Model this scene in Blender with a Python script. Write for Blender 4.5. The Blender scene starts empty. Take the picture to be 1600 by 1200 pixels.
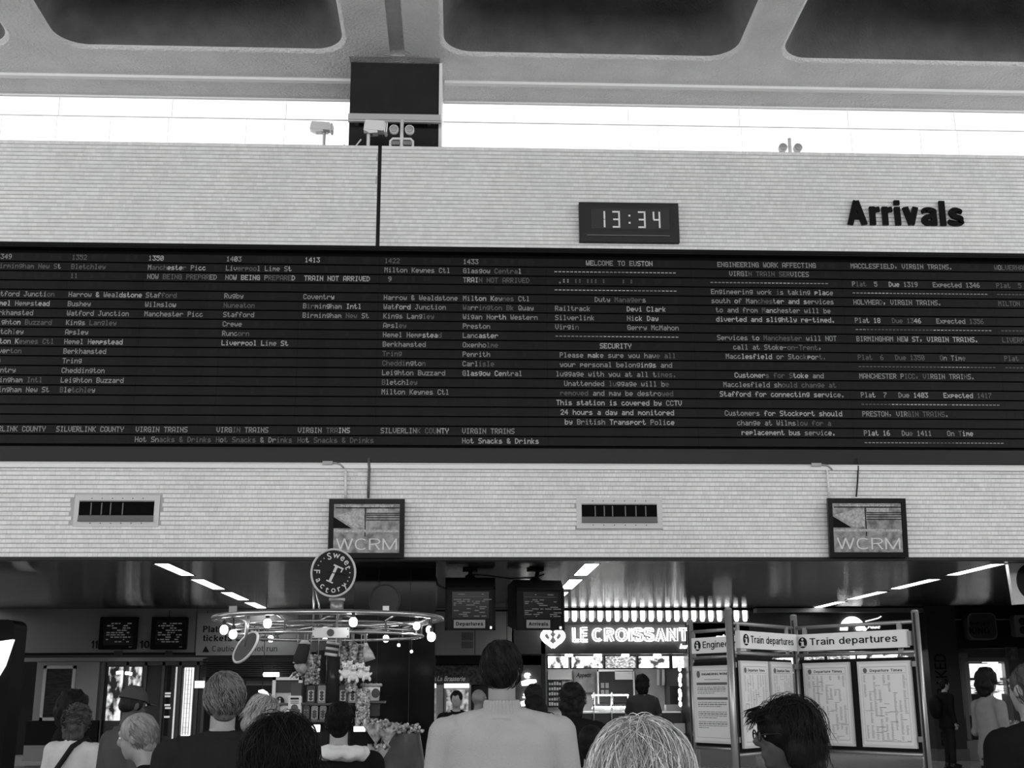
import bpy, bmesh, math, random
import numpy as np
from mathutils import Vector, Matrix, noise as mnoise

random.seed(7)
SC = bpy.context.scene
COL = SC.collection
PI = math.pi

# ------------------------------------------------------------------ camera
F_PX, PITCH, YAW, ROLL, EYE = 1874.9, 0.2525, 0.0455, -0.0046, 1.55
_fwd = Vector((math.sin(YAW) * math.cos(PITCH), math.cos(YAW) * math.cos(PITCH), math.sin(PITCH)))
_r0 = Vector((math.cos(YAW), -math.sin(YAW), 0))
_u0 = _r0.cross(_fwd)
CR = _r0 * math.cos(ROLL) + _u0 * math.sin(ROLL)
CU = _u0 * math.cos(ROLL) - _r0 * math.sin(ROLL)
cam_data = bpy.data.cameras.new('camera')
cam = bpy.data.objects.new('camera', cam_data)
COL.objects.link(cam)
cam_data.sensor_width = 36.0
cam_data.lens = F_PX * 36.0 / 1600.0
cam_data.clip_start = 0.1
cam_data.clip_end = 500
m3 = Matrix((CR, CU, -_fwd)).transposed()
cam.matrix_world = Matrix.Translation((0, 0, EYE)) @ m3.to_4x4()
SC.camera = cam

# ------------------------------------------------------------------ world, light, exposure
SC.view_settings.view_transform = 'Standard'
SC.view_settings.look = 'None'
SC.view_settings.exposure = 0.45
SC.view_settings.gamma = 1.0
SC.view_settings.use_curve_mapping = False
W = bpy.data.worlds.new('overcast_sky')
SC.world = W
W.use_nodes = True
bg = W.node_tree.nodes['Background']
bg.inputs[0].default_value = (1, 1, 1, 1)
bg.inputs[1].default_value = 1.25
def area(name, loc, rot, sx, sy, power):
    l = bpy.data.lights.new(name, 'AREA')
    l.shape = 'RECTANGLE'
    l.size, l.size_y, l.energy = sx, sy, power
    l.color = (1, 1, 1)
    o = bpy.data.objects.new(name, l)
    o.location = loc
    o.rotation_euler = rot
    COL.objects.link(o)
    return o
# daylight through the clerestory glazing round the hall
area('rear_clerestory_daylight', (0, -21.5, 8.8), (math.radians(88), 0, 0), 36, 2.8, 3000)
area('left_clerestory_daylight', (-18.5, 2, 10.4), (math.radians(97), 0, math.radians(-90)), 24, 2.6, 1100)
area('right_clerestory_daylight', (20.5, 2, 10.4), (math.radians(97), 0, math.radians(90)), 24, 2.6, 1100)

# ------------------------------------------------------------------ pixel -> place helpers (1600 x 1200 frame)
def ray(px, py):
    return CR * ((px - 800) / F_PX) + CU * ((600 - py) / F_PX) + _fwd
O = Vector((0, 0, EYE))
def at(px, py, Y):
    d = ray(px, py)
    return O + d * (Y / d.y)
def atz(px, py, z):
    d = ray(px, py)
    return O + d * ((z - EYE) / d.z)
def hit(px, py, p0, n):
    d = ray(px, py)
    return O + d * ((p0 - O).dot(n) / d.dot(n))

# ------------------------------------------------------------------ materials
_M = {}
def mat(name, g, rough=0.6, metal=0.0, noise=0.0, scale=8.0, bump=0.0, spec=None, bscale=None, stretch=None):
    if name in _M:
        return _M[name]
    m = bpy.data.materials.new(name)
    m.use_nodes = True
    nt = m.node_tree
    b = nt.nodes['Principled BSDF']
    b.inputs['Base Color'].default_value = (g, g, g, 1)
    b.inputs['Roughness'].default_value = rough
    b.inputs['Metallic'].default_value = metal
    if spec is None:
        spec = 0.5 if g > 0.08 else (0.15 if rough < .4 else 0.06)
    b.inputs['Specular IOR Level'].default_value = spec
    if noise or bump:
        tc = nt.nodes.new('ShaderNodeTexCoord')
        mp = nt.nodes.new('ShaderNodeMapping')
        nt.links.new(tc.outputs['Object'], mp.inputs[0])
        if stretch:
            mp.inputs['Scale'].default_value = stretch
        n = nt.nodes.new('ShaderNodeTexNoise')
        n.inputs['Scale'].default_value = scale
        n.inputs['Detail'].default_value = 5
        nt.links.new(mp.outputs[0], n.inputs['Vector'])
        if noise:
            r = nt.nodes.new('ShaderNodeMapRange')
            r.inputs['From Min'].default_value = 0.25
            r.inputs['From Max'].default_value = 0.75
            r.inputs['To Min'].default_value = max(0, g * (1 - noise))
            r.inputs['To Max'].default_value = min(1, g * (1 + noise))
            nt.links.new(n.outputs['Fac'], r.inputs['Value'])
            nt.links.new(r.outputs[0], b.inputs['Base Color'])
        if bump:
            n2 = n
            if bscale:
                n2 = nt.nodes.new('ShaderNodeTexNoise')
                n2.inputs['Scale'].default_value = bscale
                n2.inputs['Detail'].default_value = 4
                nt.links.new(mp.outputs[0], n2.inputs['Vector'])
            bp = nt.nodes.new('ShaderNodeBump')
            bp.inputs['Strength'].default_value = 1.0
            bp.inputs['Distance'].default_value = bump
            nt.links.new(n2.outputs['Fac'], bp.inputs['Height'])
            nt.links.new(bp.outputs[0], b.inputs['Normal'])
    _M[name] = m
    return m
def emit(name, strength, g=0.9):
    if name in _M:
        return _M[name]
    m = bpy.data.materials.new(name)
    m.use_nodes = True
    b = m.node_tree.nodes['Principled BSDF']
    b.inputs['Base Color'].default_value = (g, g, g, 1)
    b.inputs['Emission Color'].default_value = (1, 1, 1, 1)
    b.inputs['Emission Strength'].default_value = strength
    _M[name] = m
    return m
def emit_pattern(name, lo, hi, scale, stretch=(1, 1, 1), kind='noise', thresh=(0.4, 0.6)):
    """a lit screen, backlit picture or lightbox: brightness pattern in object space"""
    m = bpy.data.materials.new(name)
    m.use_nodes = True
    nt = m.node_tree
    b = nt.nodes['Principled BSDF']
    b.inputs['Base Color'].default_value = (0.02, 0.02, 0.02, 1)
    tc = nt.nodes.new('ShaderNodeTexCoord')
    mp = nt.nodes.new('ShaderNodeMapping')
    mp.inputs['Scale'].default_value = stretch
    nt.links.new(tc.outputs['Object'], mp.inputs[0])
    if kind == 'voronoi':
        n = nt.nodes.new('ShaderNodeTexVoronoi')
        out = n.outputs['Color']
    else:
        n = nt.nodes.new('ShaderNodeTexNoise')
        n.inputs['Detail'].default_value = 3
        out = n.outputs['Fac']
    n.inputs['Scale'].default_value = scale
    nt.links.new(mp.outputs[0], n.inputs['Vector'])
    r = nt.nodes.new('ShaderNodeMapRange')
    r.inputs['From Min'].default_value, r.inputs['From Max'].default_value = thresh
    r.inputs['To Min'].default_value, r.inputs['To Max'].default_value = lo, hi
    nt.links.new(out, r.inputs['Value'])
    b.inputs['Emission Color'].default_value = (1, 1, 1, 1)
    nt.links.new(r.outputs[0], b.inputs['Emission Strength'])
    _M[name] = m
    return m
def island_mat(name, g, spread, rough=0.5, speck=0.0):
    """each separate piece its own tone"""
    m = bpy.data.materials.new(name)
    m.use_nodes = True
    nt = m.node_tree
    b = nt.nodes['Principled BSDF']
    ge = nt.nodes.new('ShaderNodeNewGeometry')
    r = nt.nodes.new('ShaderNodeMapRange')
    r.inputs['To Min'].default_value, r.inputs['To Max'].default_value = g * (1 - spread), g * (1 + spread)
    nt.links.new(ge.outputs['Random Per Island'], r.inputs['Value'])
    out = r.outputs[0]
    if speck:
        tc = nt.nodes.new('ShaderNodeTexCoord')
        n = nt.nodes.new('ShaderNodeTexNoise')
        n.inputs['Scale'].default_value = 0.9
        n.inputs['Detail'].default_value = 9
        n.inputs['Roughness'].default_value = 0.7
        nt.links.new(tc.outputs['Object'], n.inputs['Vector'])
        r2 = nt.nodes.new('ShaderNodeMapRange')
        r2.inputs['From Min'].default_value, r2.inputs['From Max'].default_value = 0.3, 0.55
        r2.inputs['To Min'].default_value, r2.inputs['To Max'].default_value = 1 - speck, 1
        nt.links.new(n.outputs['Fac'], r2.inputs['Value'])
        mu = nt.nodes.new('ShaderNodeMath')
        mu.operation = 'MULTIPLY'
        nt.links.new(out, mu.inputs[0])
        nt.links.new(r2.outputs[0], mu.inputs[1])
        out = mu.outputs[0]
    nt.links.new(out, b.inputs['Base Color'])
    b.inputs['Roughness'].default_value = rough
    _M[name] = m
    return m

# ------------------------------------------------------------------ mesh builder
class MB:
    def __init__(s):
        s.v, s.f, s.m, s.sm = [], [], [], []
        s.cur, s.smooth = 0, False
    def add(s, vs, fs, smooth=None):
        n = len(s.v)
        s.v += [tuple(p) for p in vs]
        for f in fs:
            s.f.append(tuple(i + n for i in f))
            s.m.append(s.cur)
            s.sm.append(s.smooth if smooth is None else smooth)
        return s
    def box(s, x0, x1, y0, y1, z0, z1, M=None):
        vs = [Vector((x, y, z)) for z in (z0, z1) for y in (y0, y1) for x in (x0, x1)]
        if M is not None:
            vs = [M @ p for p in vs]
        return s.add(vs, [(0, 2, 3, 1), (4, 5, 7, 6), (0, 1, 5, 4), (2, 6, 7, 3), (0, 4, 6, 2), (1, 3, 7, 5)], False)
    def bevbox(s, x0, x1, y0, y1, z0, z1, b, M=None):
        """box with chamfered long edges seen from the front (outline rounded in xz)"""
        pts = []
        for cx, cz, a0 in ((x1 - b, z1 - b, 0), (x0 + b, z1 - b, 90), (x0 + b, z0 + b, 180), (x1 - b, z0 + b, 270)):
            for k in range(5):
                a = math.radians(a0 + k * 22.5)
                pts.append((cx + b * math.cos(a), cz + b * math.sin(a)))
        return s.prism(pts, y0, y1, M)
    def prism(s, pts, y0, y1, M=None):
        """outline in xz (counter-clockwise seen from -y), extruded from y0 to y1"""
        n = len(pts)
        vs = [Vector((x, y0, z)) for x, z in pts] + [Vector((x, y1, z)) for x, z in pts]
        if M is not None:
            vs = [M @ p for p in vs]
        fs = [tuple(range(n)), tuple(range(2 * n - 1, n - 1, -1))]
        fs += [(i, i + n, (i + 1) % n + n, (i + 1) % n) for i in range(n)]
        return s.add(vs, fs, False)
    def tube(s, pts, r, n=8, closed=False, caps=True, ell=None):
        pts = [Vector(p) for p in pts]
        rs = r if isinstance(r, (list, tuple)) else [r] * len(pts)
        L = len(pts)
        vs = []
        up = None
        for i, p in enumerate(pts):
            a = pts[(i - 1) % L] if (closed or i > 0) else p
            b = pts[(i + 1) % L] if (closed or i < L - 1) else p
            t = (b - a)
            t = t.normalized() if t.length > 1e-9 else Vector((0, 0, 1))
            if up is None:
                up = Vector((0, 0, 1)) if abs(t.z) < 0.9 else Vector((0, 1, 0))
            e1 = up - t * up.dot(t)
            e1 = e1.normalized() if e1.length > 1e-6 else t.orthogonal().normalized()
            up = e1
            e2 = t.cross(e1)
            for k in range(n):
                an = 2 * PI * k / n
                vs.append(p + e1 * (math.cos(an) * rs[i]) + e2 * (math.sin(an) * rs[i]))
        fs = []
        for i in range(L if closed else L - 1):
            j = (i + 1) % L
            for k in range(n):
                k2 = (k + 1) % n
                fs.append((i * n + k, i * n + k2, j * n + k2, j * n + k))
        if caps and not closed:
            fs.append(tuple(range(n - 1, -1, -1)))
            fs.append(tuple(range((L - 1) * n, L * n)))
        return s.add(vs, fs, True)
    def rings(s, rings, n=20, caps=True):
        """loft of ellipses: (cx, cy, cz, rx, ry) with horizontal sections"""
        vs, fs = [], []
        for cx, cy, cz, rx, ry in rings:
            for k in range(n):
                a = 2 * PI * k / n
                vs.append((cx + rx * math.cos(a), cy + ry * math.sin(a), cz))
        for i in range(len(rings) - 1):
            for k in range(n):
                k2 = (k + 1) % n
                fs.append((i * n + k, i * n + k2, (i + 1) * n + k2, (i + 1) * n + k))
        if caps:
            fs.append(tuple(range(n - 1, -1, -1)))
            fs.append(tuple(range((len(rings) - 1) * n, len(rings) * n)))
        return s.add(vs, fs, True)
    def ell(s, c, r, n=12, m=8, R=None):
        vs, fs = [], []
        c = Vector(c)
        for i in range(1, m):
            th = PI * i / m
            for k in range(n):
                a = 2 * PI * k / n
                p = Vector((r[0] * math.sin(th) * math.cos(a), r[1] * math.sin(th) * math.sin(a), r[2] * math.cos(th)))
                vs.append(c + (R @ p if R is not None else p))
        top = Vector((0, 0, r[2]))
        vs += [c + (R @ top if R is not None else top), c - (R @ top if R is not None else top)]
        T, B = len(vs) - 2, len(vs) - 1
        for i in range(m - 2):
            for k in range(n):
                k2 = (k + 1) % n
                fs.append((i * n + k, (i + 1) * n + k, (i + 1) * n + k2, i * n + k2))
        for k in range(n):
            k2 = (k + 1) % n
            fs.append((T, k, k2))
            fs.append((B, (m - 2) * n + k2, (m - 2) * n + k))
        return s.add(vs, fs, True)
    def cyl(s, p0, p1, r, n=16, r1=None):
        return s.tube([p0, p1], [r, r if r1 is None else r1], n)
    def mesh(s, name):
        me = bpy.data.meshes.new(name)
        me.from_pydata(s.v, [], s.f)
        me.polygons.foreach_set('material_index', s.m)
        me.polygons.foreach_set('use_smooth', s.sm)
        me.update()
        return me
    def build(s, name, mats, parent=None, **props):
        me = s.mesh(name)
        return link(name, me, mats, parent, **props)
def link(name, me, mats, parent=None, M=None, **props):
    if mats is not None:
        for m in (mats if isinstance(mats, (list, tuple)) else [mats]):
            me.materials.append(m)
    o = bpy.data.objects.new(name, me)
    COL.objects.link(o)
    if parent is not None:
        o.parent = parent
        # meshes are written in world space; cancel the parent's own placement
        if parent.get('_mw') is None:
            o.matrix_parent_inverse = world_of(parent).inverted()
    if M is not None:
        o.matrix_basis = M
    for k, v in props.items():
        o[k] = v
    return o
def world_of(o):
    m = o.matrix_basis.copy()
    p = o
    while p.parent is not None:
        m = p.parent.matrix_basis @ p.matrix_parent_inverse @ m if False else world_of(p.parent) @ p.matrix_parent_inverse @ p.matrix_basis
        return m
    return m
def thing(name, label, cat, loc=(0, 0, 0), rz=0.0, group=None):
    o = bpy.data.objects.new(name, None)
    o.empty_display_size = 0.1
    COL.objects.link(o)
    o.location = loc
    o.rotation_euler = (0, 0, rz)
    o.matrix_basis = Matrix.Translation(loc) @ Matrix.Rotation(rz, 4, 'Z')
    o['label'] = label
    o['category'] = cat
    if group:
        o['group'] = group
    return o
def tag(o, label, cat, group=None, kind=None):
    o['label'] = label
    o['category'] = cat
    if group:
        o['group'] = group
    if kind:
        o['kind'] = kind
    return o
def struct(o, label=None):
    o['kind'] = 'structure'
    if label:
        o['label'] = label
    return o
def copy_tree(o, M, parent=None):
    """a thing, its parts and their sub-parts; M is the copy's own placement"""
    c = o.copy()
    COL.objects.link(c)
    if parent is None:
        c.matrix_basis = M
    else:
        c.parent = parent
        c.matrix_parent_inverse = o.matrix_parent_inverse
    for ch in [x for x in COL.objects if x.parent == o]:
        copy_tree(ch, None, c)
    return c

_T = {}
def text_mesh(txt, bold=0.0, extrude=0.0, spacing=1.0, shear=0.0):
    """mesh data of a word: height of a capital is 1, starts at x=0 on the baseline; drawn in xz facing -y"""
    key = (txt, bold, extrude, spacing, shear)
    if key in _T:
        return _T[key]
    cu = bpy.data.curves.new('lettering', 'FONT')
    cu.body = txt
    cu.size = 1.0
    cu.offset = bold
    cu.extrude = extrude
    cu.space_character = spacing
    cu.shear = shear
    cu.resolution_u = 3
    ob = bpy.data.objects.new('lettering', cu)
    COL.objects.link(ob)
    bpy.context.view_layer.update()
    dg = bpy.context.evaluated_depsgraph_get()
    me = bpy.data.meshes.new_from_object(ob.evaluated_get(dg))
    COL.objects.unlink(ob)
    bpy.data.objects.remove(ob)
    vs = [(v.co.x, v.co.z, v.co.y) for v in me.vertices]
    fs = [tuple(reversed(p.vertices)) for p in me.polygons]
    bpy.data.meshes.remove(me)
    x0 = min(v[0] for v in vs)
    x1 = max(v[0] for v in vs)
    r = ([(v[0] - x0, v[1], v[2]) for v in vs], fs, x1 - x0)
    _T[key] = r
    return r
CAPH = 0.73
def put_text(mb, txt, origin, ux, uz, w, h, bold=0.0, depth=0.0, spacing=1.0, shear=0.0):
    """lettering stretched to width w with capital height h, starting at origin, along ux, standing along uz"""
    vs, fs, tw = text_mesh(txt, bold, 0.5 if depth else 0.0, spacing, shear)
    ux, uz = Vector(ux).normalized(), Vector(uz).normalized()
    n = ux.cross(uz)            # points away from the reader (+y for ux=+x, uz=+z is -y)
    sx, sz = w / tw, h / CAPH
    origin = Vector(origin)
    out = [origin + ux * (x * sx) - n * (y * -depth) + uz * (z * sz) for x, y, z in vs]
    mb.add(out, fs, False)
# ---- a plain grotesque alphabet drawn as strokes of even weight
def _cat(pts, n=6):
    P = [pts[0]] + list(pts) + [pts[-1]]
    out = []
    for i in range(1, len(P) - 2):
        p0, p1, p2, p3 = P[i - 1:i + 3]
        for k in range(n):
            t = k / n
            out.append(tuple(.5 * (2 * p1[j] + (p2[j] - p0[j]) * t + (2 * p0[j] - 5 * p1[j] + 4 * p2[j] - p3[j]) * t * t + (3 * p1[j] - p0[j] - 3 * p2[j] + p3[j]) * t ** 3) for j in (0, 1)))
    out.append(tuple(pts[-1]))
    return out
def _arc(cx, cy, rx, ry, a0, a1, n=14):
    o = []
    for k in range(n + 1):
        a = math.radians(a0 + (a1 - a0) * k / n)
        c, s = math.cos(a), math.sin(a)
        o.append((cx + rx * math.copysign(abs(c) ** .88, c), cy + ry * math.copysign(abs(s) ** .88, s)))
    return o
def glyph_strokes(ch, hw):
    X = .73
    h = hw
    xt = X - h
    m = X / 2
    ry = m - h
    def bowl(w):
        return _arc(w / 2, m, w / 2 - h, ry, 0, 360, 24)
    G = {
        ' ': (.28, []), '.': (.16, [[(h, 0), (h, 2 * h)]]), '-': (.34, [[(.03, .38), (.31, .38)]]),
        'i': (2 * h, [[(h, 0), (h, X)], [(h, 1 - 1.8 * h), (h, 1)]]),
        'l': (2 * h, [[(h, 0), (h, 1)]]),
        'r': (.33, [[(h, 0), (h, X)], _arc(.36, X - h - .22, .36 - h, .22, 180, 92, 8)]),
        'v': (.52, [[(h * .9, X), (.26, 0 + h * .3)], [(.26, h * .3), (.52 - h * .9, X)]]),
        'w': (.76, [[(h * .9, X), (.22, h * .3)], [(.22, h * .3), (.38, X)], [(.38, X), (.54, h * .3)], [(.54, h * .3), (.76 - h * .9, X)]]),
        'a': (.54, [_cat([(.05 + h, X - .2), (.12, xt - .03), (.26, xt), (.42, xt - .04), (.52 - h, X - .22)]), [(.52 - h, X - .2), (.52 - h, .0)],
                    _cat([(.52 - h, .40), (.30, .375), (h + .03, .30), (h, .19), (h + .05, h + .03), (.22, h), (.42, h + .07), (.52 - h, .26)])]),
        's': (.48, [_cat([(.46 - h, X - .2), (.38, xt - .04), (.24, xt), (h + .05, xt - .03), (h + .02, X - .21), (h + .08, .405), (.26, .36), (.42 - h * .2, .30), (.48 - h, .19), (.41, h + .03), (.24, h), (.08, h + .04), (h * .9, .22)])]),
        'T': (.6, [[(0, 1 - h), (.6, 1 - h)], [(.3, 0), (.3, 1 - h)]]),
        'n': (.52, [[(h, 0), (h, X)], _arc(.27, X - h - .2, .25 - h + .0, .2, 180, 0, 10) + [(.52 - h, 0)]]),
        'u': (.52, [[(.52 - h, 0), (.52 - h, X)], [(h, X)] + _arc(.25, h + .2, .25 - h, .2, 180, 360, 10)]),
        'm': (.84, [[(h, 0), (h, X)], _arc(.24, X - h - .18, .24 - h, .18, 180, 0, 8) + [(.48 - h, 0)], _arc(.48 - h + (.36 / 2), X - h - .18, .36 / 2, .18, 180, 0, 8) + [(.84 - h, 0)]]),
        'o': (.56, [bowl(.56)]), 'c': (.52, [_arc(.28, m, .28 - h, ry, 42, 318, 20)]),
        'e': (.54, [_arc(.27, m, .27 - h, ry, 0, 318, 22), [(h, m), (.54 - h, m)]]),
        'd': (.56, [bowl(.54), [(.56 - h, 0), (.56 - h, 1)]]), 'b': (.56, [_arc(.29, m, .27 - h, ry, 0, 360, 24), [(h, 0), (h, 1)]]),
        'p': (.56, [_arc(.29, m, .27 - h, ry, 0, 360, 24), [(h, -.27), (h, X)]]),
        'g': (.56, [bowl(.54), [(.56 - h, X)] + _arc(.27, -.05, .29 - h, .2 - h * .3, 0, -160, 10)]),
        't': (.30, [[(.13, .93), (.13, .13)] + [(.16, h + .01), (.29, h)], [(0, X - h), (.29, X - h)]]),
        'f': (.30, [[(.12, 0), (.12, .84), (.17, 1 - h), (.30, 1 - h)], [(0, X - h), (.29, X - h)]]),
        'k': (.50, [[(h, 0), (h, 1)], [(h, .28), (.46, X)], [(.20, .42), (.48, 0)]]),
        'h': (.52, [[(h, 0), (h, 1)], _arc(.27, X - h - .2, .25 - h, .2, 180, 0, 10) + [(.52 - h, 0)]]),
        'y': (.5, [[(h, X), (.26, .06)], [(.5 - h, X), (.22, -.15), (.05, -.2)]]),
        'A': (.68, [[(h, 0), (.34, 1 - h * .4)], [(.34, 1 - h * .4), (.68 - h, 0)], [(.13, .32), (.55, .32)]]),
        'B': (.62, [[(h, 0), (h, 1)], [(h, 1 - h), (.34, 1 - h)] + _arc(.34, .76, .24 - h, .24 - h, 90, -90, 8) + [(h, .52)], [(.34, .52)] + _arc(.36, .26 + h * .2, .26 - h, .26 - h * .8, 90, -90, 8) + [(h, h)]]),
        'C': (.68, [_arc(.36, .5, .36 - h, .5 - h, 48, 312, 20)]),
        'D': (.66, [[(h, 0), (h, 1)], [(h, 1 - h), (.3, 1 - h)] + _arc(.3, .5, .36 - h, .5 - h, 90, -90, 14) + [(h, h)]]),
        'E': (.54, [[(h, 0), (h, 1)], [(h, 1 - h), (.54, 1 - h)], [(h, .52), (.50, .52)], [(h, h), (.54, h)]]),
        'F': (.52, [[(h, 0), (h, 1)], [(h, 1 - h), (.52, 1 - h)], [(h, .50), (.47, .50)]]),
        'G': (.72, [_arc(.37, .5, .37 - h, .5 - h, 48, 350, 22) + [(.71 - h, .46)], [(.40, .46), (.71, .46)], [(.71 - h, 0), (.71 - h, .46)]]),
        'H': (.64, [[(h, 0), (h, 1)], [(.64 - h, 0), (.64 - h, 1)], [(h, .52), (.64 - h, .52)]]),
        'I': (2 * h, [[(h, 0), (h, 1)]]),
        'K': (.64, [[(h, 0), (h, 1)], [(h, .36), (.60, 1)], [(.22, .50), (.62, 0)]]),
        'L': (.50, [[(h, 0), (h, 1)], [(h, h), (.50, h)]]),
        'M': (.80, [[(h, 0), (h, 1)], [(.80 - h, 0), (.80 - h, 1)], [(h, 1 - h * .5), (.40, h * .6)], [(.40, h * .6), (.80 - h, 1 - h * .5)]]),
        'N': (.66, [[(h, 0), (h, 1)], [(.66 - h, 0), (.66 - h, 1)], [(h, 1 - h * .5), (.66 - h, h * .5)]]),
        'O': (.76, [_arc(.38, .5, .38 - h, .5 - h, 0, 360, 28)]),
        'P': (.60, [[(h, 0), (h, 1)], [(h, 1 - h), (.32, 1 - h)] + _arc(.32, .72, .28 - h, .28 - h, 90, -90, 8) + [(h, .44)]]),
        'R': (.64, [[(h, 0), (h, 1)], [(h, 1 - h), (.34, 1 - h)] + _arc(.34, .74, .28 - h, .26 - h, 90, -90, 8) + [(h, .48)], [(.36, .47), (.62 - h, 0)]]),
        'S': (.62, [_cat([(.60 - h, .72), (.50, .93 - h * .3), (.31, 1 - h), (.10, .93 - h * .3), (h + .02, .75), (.12, .60), (.33, .52), (.54 - h * .2, .43), (.62 - h, .27), (.52, h + .04), (.31, h), (.11, h + .04), (h, .29)])]),
        'U': (.66, [[(h, 1), (h, .3)] + _arc(.33, .3, .33 - h, .3 - h, 180, 360, 12) + [(.66 - h, 1)]]),
        'V': (.64, [[(h, 1), (.32, h * .4)], [(.32, h * .4), (.64 - h, 1)]]),
        'W': (.94, [[(h, 1), (.26, h * .4)], [(.26, h * .4), (.47, 1)], [(.47, 1), (.68, h * .4)], [(.68, h * .4), (.94 - h, 1)]]),
        '1': (.40, [[(.30, 0), (.30, 1)], [(.06, .76), (.20, .80), (.30, 1 - h)]]),
        '0': (.54, [_arc(.27, .5, .27 - h, .5 - h, 0, 360, 26)]),
        '&': (.66, [_cat([(.64, h), (.40, .34), (.16, .70), (.17, .90), (.30, 1 - h), (.43, .88), (.40, .70), (.16, .48), (h, .27), (.12, h + .05), (.30, h), (.48, .16), (.58, .42)])]),
    }
    return G.get(ch, G['o'])
def put_word(mb, txt, origin, ux, uz, w, h, weight=.15, depth=0.0, gap=.10, draw=None):
    """word of even-weight strokes, width w and capital height h; weight = stroke / capital height"""
    ux, uz = Vector(ux).normalized(), Vector(uz).normalized()
    hw = weight / 2
    gs = [glyph_strokes(c, hw) for c in txt]
    hd = (draw or weight) / 2
    tot = sum(g[0] for g in gs) + gap * (len(gs) - 1)
    sx = w / tot
    origin = Vector(origin)
    x = 0
    spans = []
    lay = 0
    for adv, strokes in gs:
        for st in strokes:
            L = len(st)
            left, right = [], []
            closed = L > 3 and abs(st[0][0] - st[-1][0]) < 1e-6 and abs(st[0][1] - st[-1][1]) < 1e-6
            for i, (px, pz) in enumerate(st):
                a = st[i - 1] if i > 0 else (st[-2] if closed else st[0])
                b = st[i + 1] if i < L - 1 else (st[1] if closed else st[-1])
                dx, dz = (b[0] - a[0]), (b[1] - a[1])
                l = math.hypot(dx, dz) or 1
                k = 1.0
                if 0 < i < L - 1:
                    d1 = (st[i][0] - a[0], st[i][1] - a[1])
                    d2 = (b[0] - st[i][0], b[1] - st[i][1])
                    l1, l2 = math.hypot(*d1) or 1, math.hypot(*d2) or 1
                    cosv = max(-1, min(1, (d1[0] * d2[0] + d1[1] * d2[1]) / (l1 * l2)))
                    k = min(1.5, 1 / max(.5, math.sqrt((1 + cosv) / 2)))
                nx, nz = -dz / l * hd * k, dx / l * hd * k
                left.append((px + nx, pz + nz))
                right.append((px - nx, pz - nz))
            lay = (lay + 1) % 3
            front = ux.cross(uz) * (depth + .0004 * lay)
            V = []
            for q in left + right:
                V.append(origin + ux * ((x + q[0]) * sx) + uz * (q[1] * h) + front)
            fs = [(i, L + i, L + i + 1, i + 1) for i in range(L - 1)]
            if depth:
                for q in left + right:
                    V.append(origin + ux * ((x + q[0]) * sx) + uz * (q[1] * h))
                N = 2 * L
                fs += [(i, i + 1, N + i + 1, N + i) for i in range(L - 1)]
                fs += [(L + i + 1, L + i, N + L + i, N + L + i + 1) for i in range(L - 1)]
                if not closed:
                    fs += [(0, N, N + L, L), (L - 1, 2 * L - 1, N + 2 * L - 1, N + L - 1)]
            mb.add(V, fs, False)
        spans.append((x * sx, (x + adv) * sx))
        x += adv + gap
    return spans
def strip_world(px0, py0, px1, py1, Y):
    a, b = at(px0, py0, Y), at(px1, py1, Y)
    return min(a.x, b.x), max(a.x, b.x), min(a.z, b.z), max(a.z, b.z)
UX, UZ = Vector((1, 0, 0)), Vector((0, 0, 1))
# ================================================================== THE HALL
YW, YB, YG = 18.0, 29.0, 20.3       # board wall, back wall of shops, clerestory glass
ZC = 12.2                            # hall ceiling
Z_TOP, Z_BT, Z_BB, Z_WB = at(800, 231, YW).z, at(800, 388, YW).z, at(800, 725, YW).z, at(800, 871, YW).z
XL, XR = -14.0, 15.0


conc = mat('rough_concrete', 0.72, 0.9, noise=0.09, scale=1.3, bump=0.05, bscale=22)
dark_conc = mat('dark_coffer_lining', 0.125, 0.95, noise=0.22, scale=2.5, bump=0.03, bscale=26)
grout = mat('mosaic_grout', 0.42, 0.9, noise=0.2, scale=3)
tile_m = island_mat('white_mosaic_tile', 0.74, 0.07, 0.5, speck=0.10)
black = mat('black_gloss', 0.012, 0.22)
blackm = mat('black_matt', 0.012, 0.7)
dark = mat('dark_grey_paint', 0.035, 0.5)
white_paint = mat('white_enamel', 0.72, 0.4)
steel = mat('brushed_steel', 0.42, 0.35, metal=0.9)
chrome = mat('polished_steel', 0.6, 0.15, metal=1.0)
grey_panel = mat('grey_wall_panel', 0.16, 0.45, noise=0.1, scale=0.8)

# floor
fm = mat('polished_dark_terrazzo', 0.22, 0.22, noise=0.3, scale=9)
struct(MB().box(-26, 26, -24, 40, -0.3, 0).build('floor', fm), 'dark polished concourse floor')
# floor paving in view at the right bottom is one continuous polished surface

hall_m = mat('hall_wall_grey', 0.35, 0.7)
struct(MB().box(-20, 22, -23.6, -23, 0, 7.2).build('wall_rear', hall_m), 'rear wall of the hall behind the viewer')
struct(MB().box(-20.3, -20, -23, 18, 0, 9.0).build('wall_hall_left', hall_m), 'left wall of the hall')
struct(MB().box(22, 22.3, -23, 18, 0, 9.0).build('wall_hall_right', hall_m), 'right wall of the hall')
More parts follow.
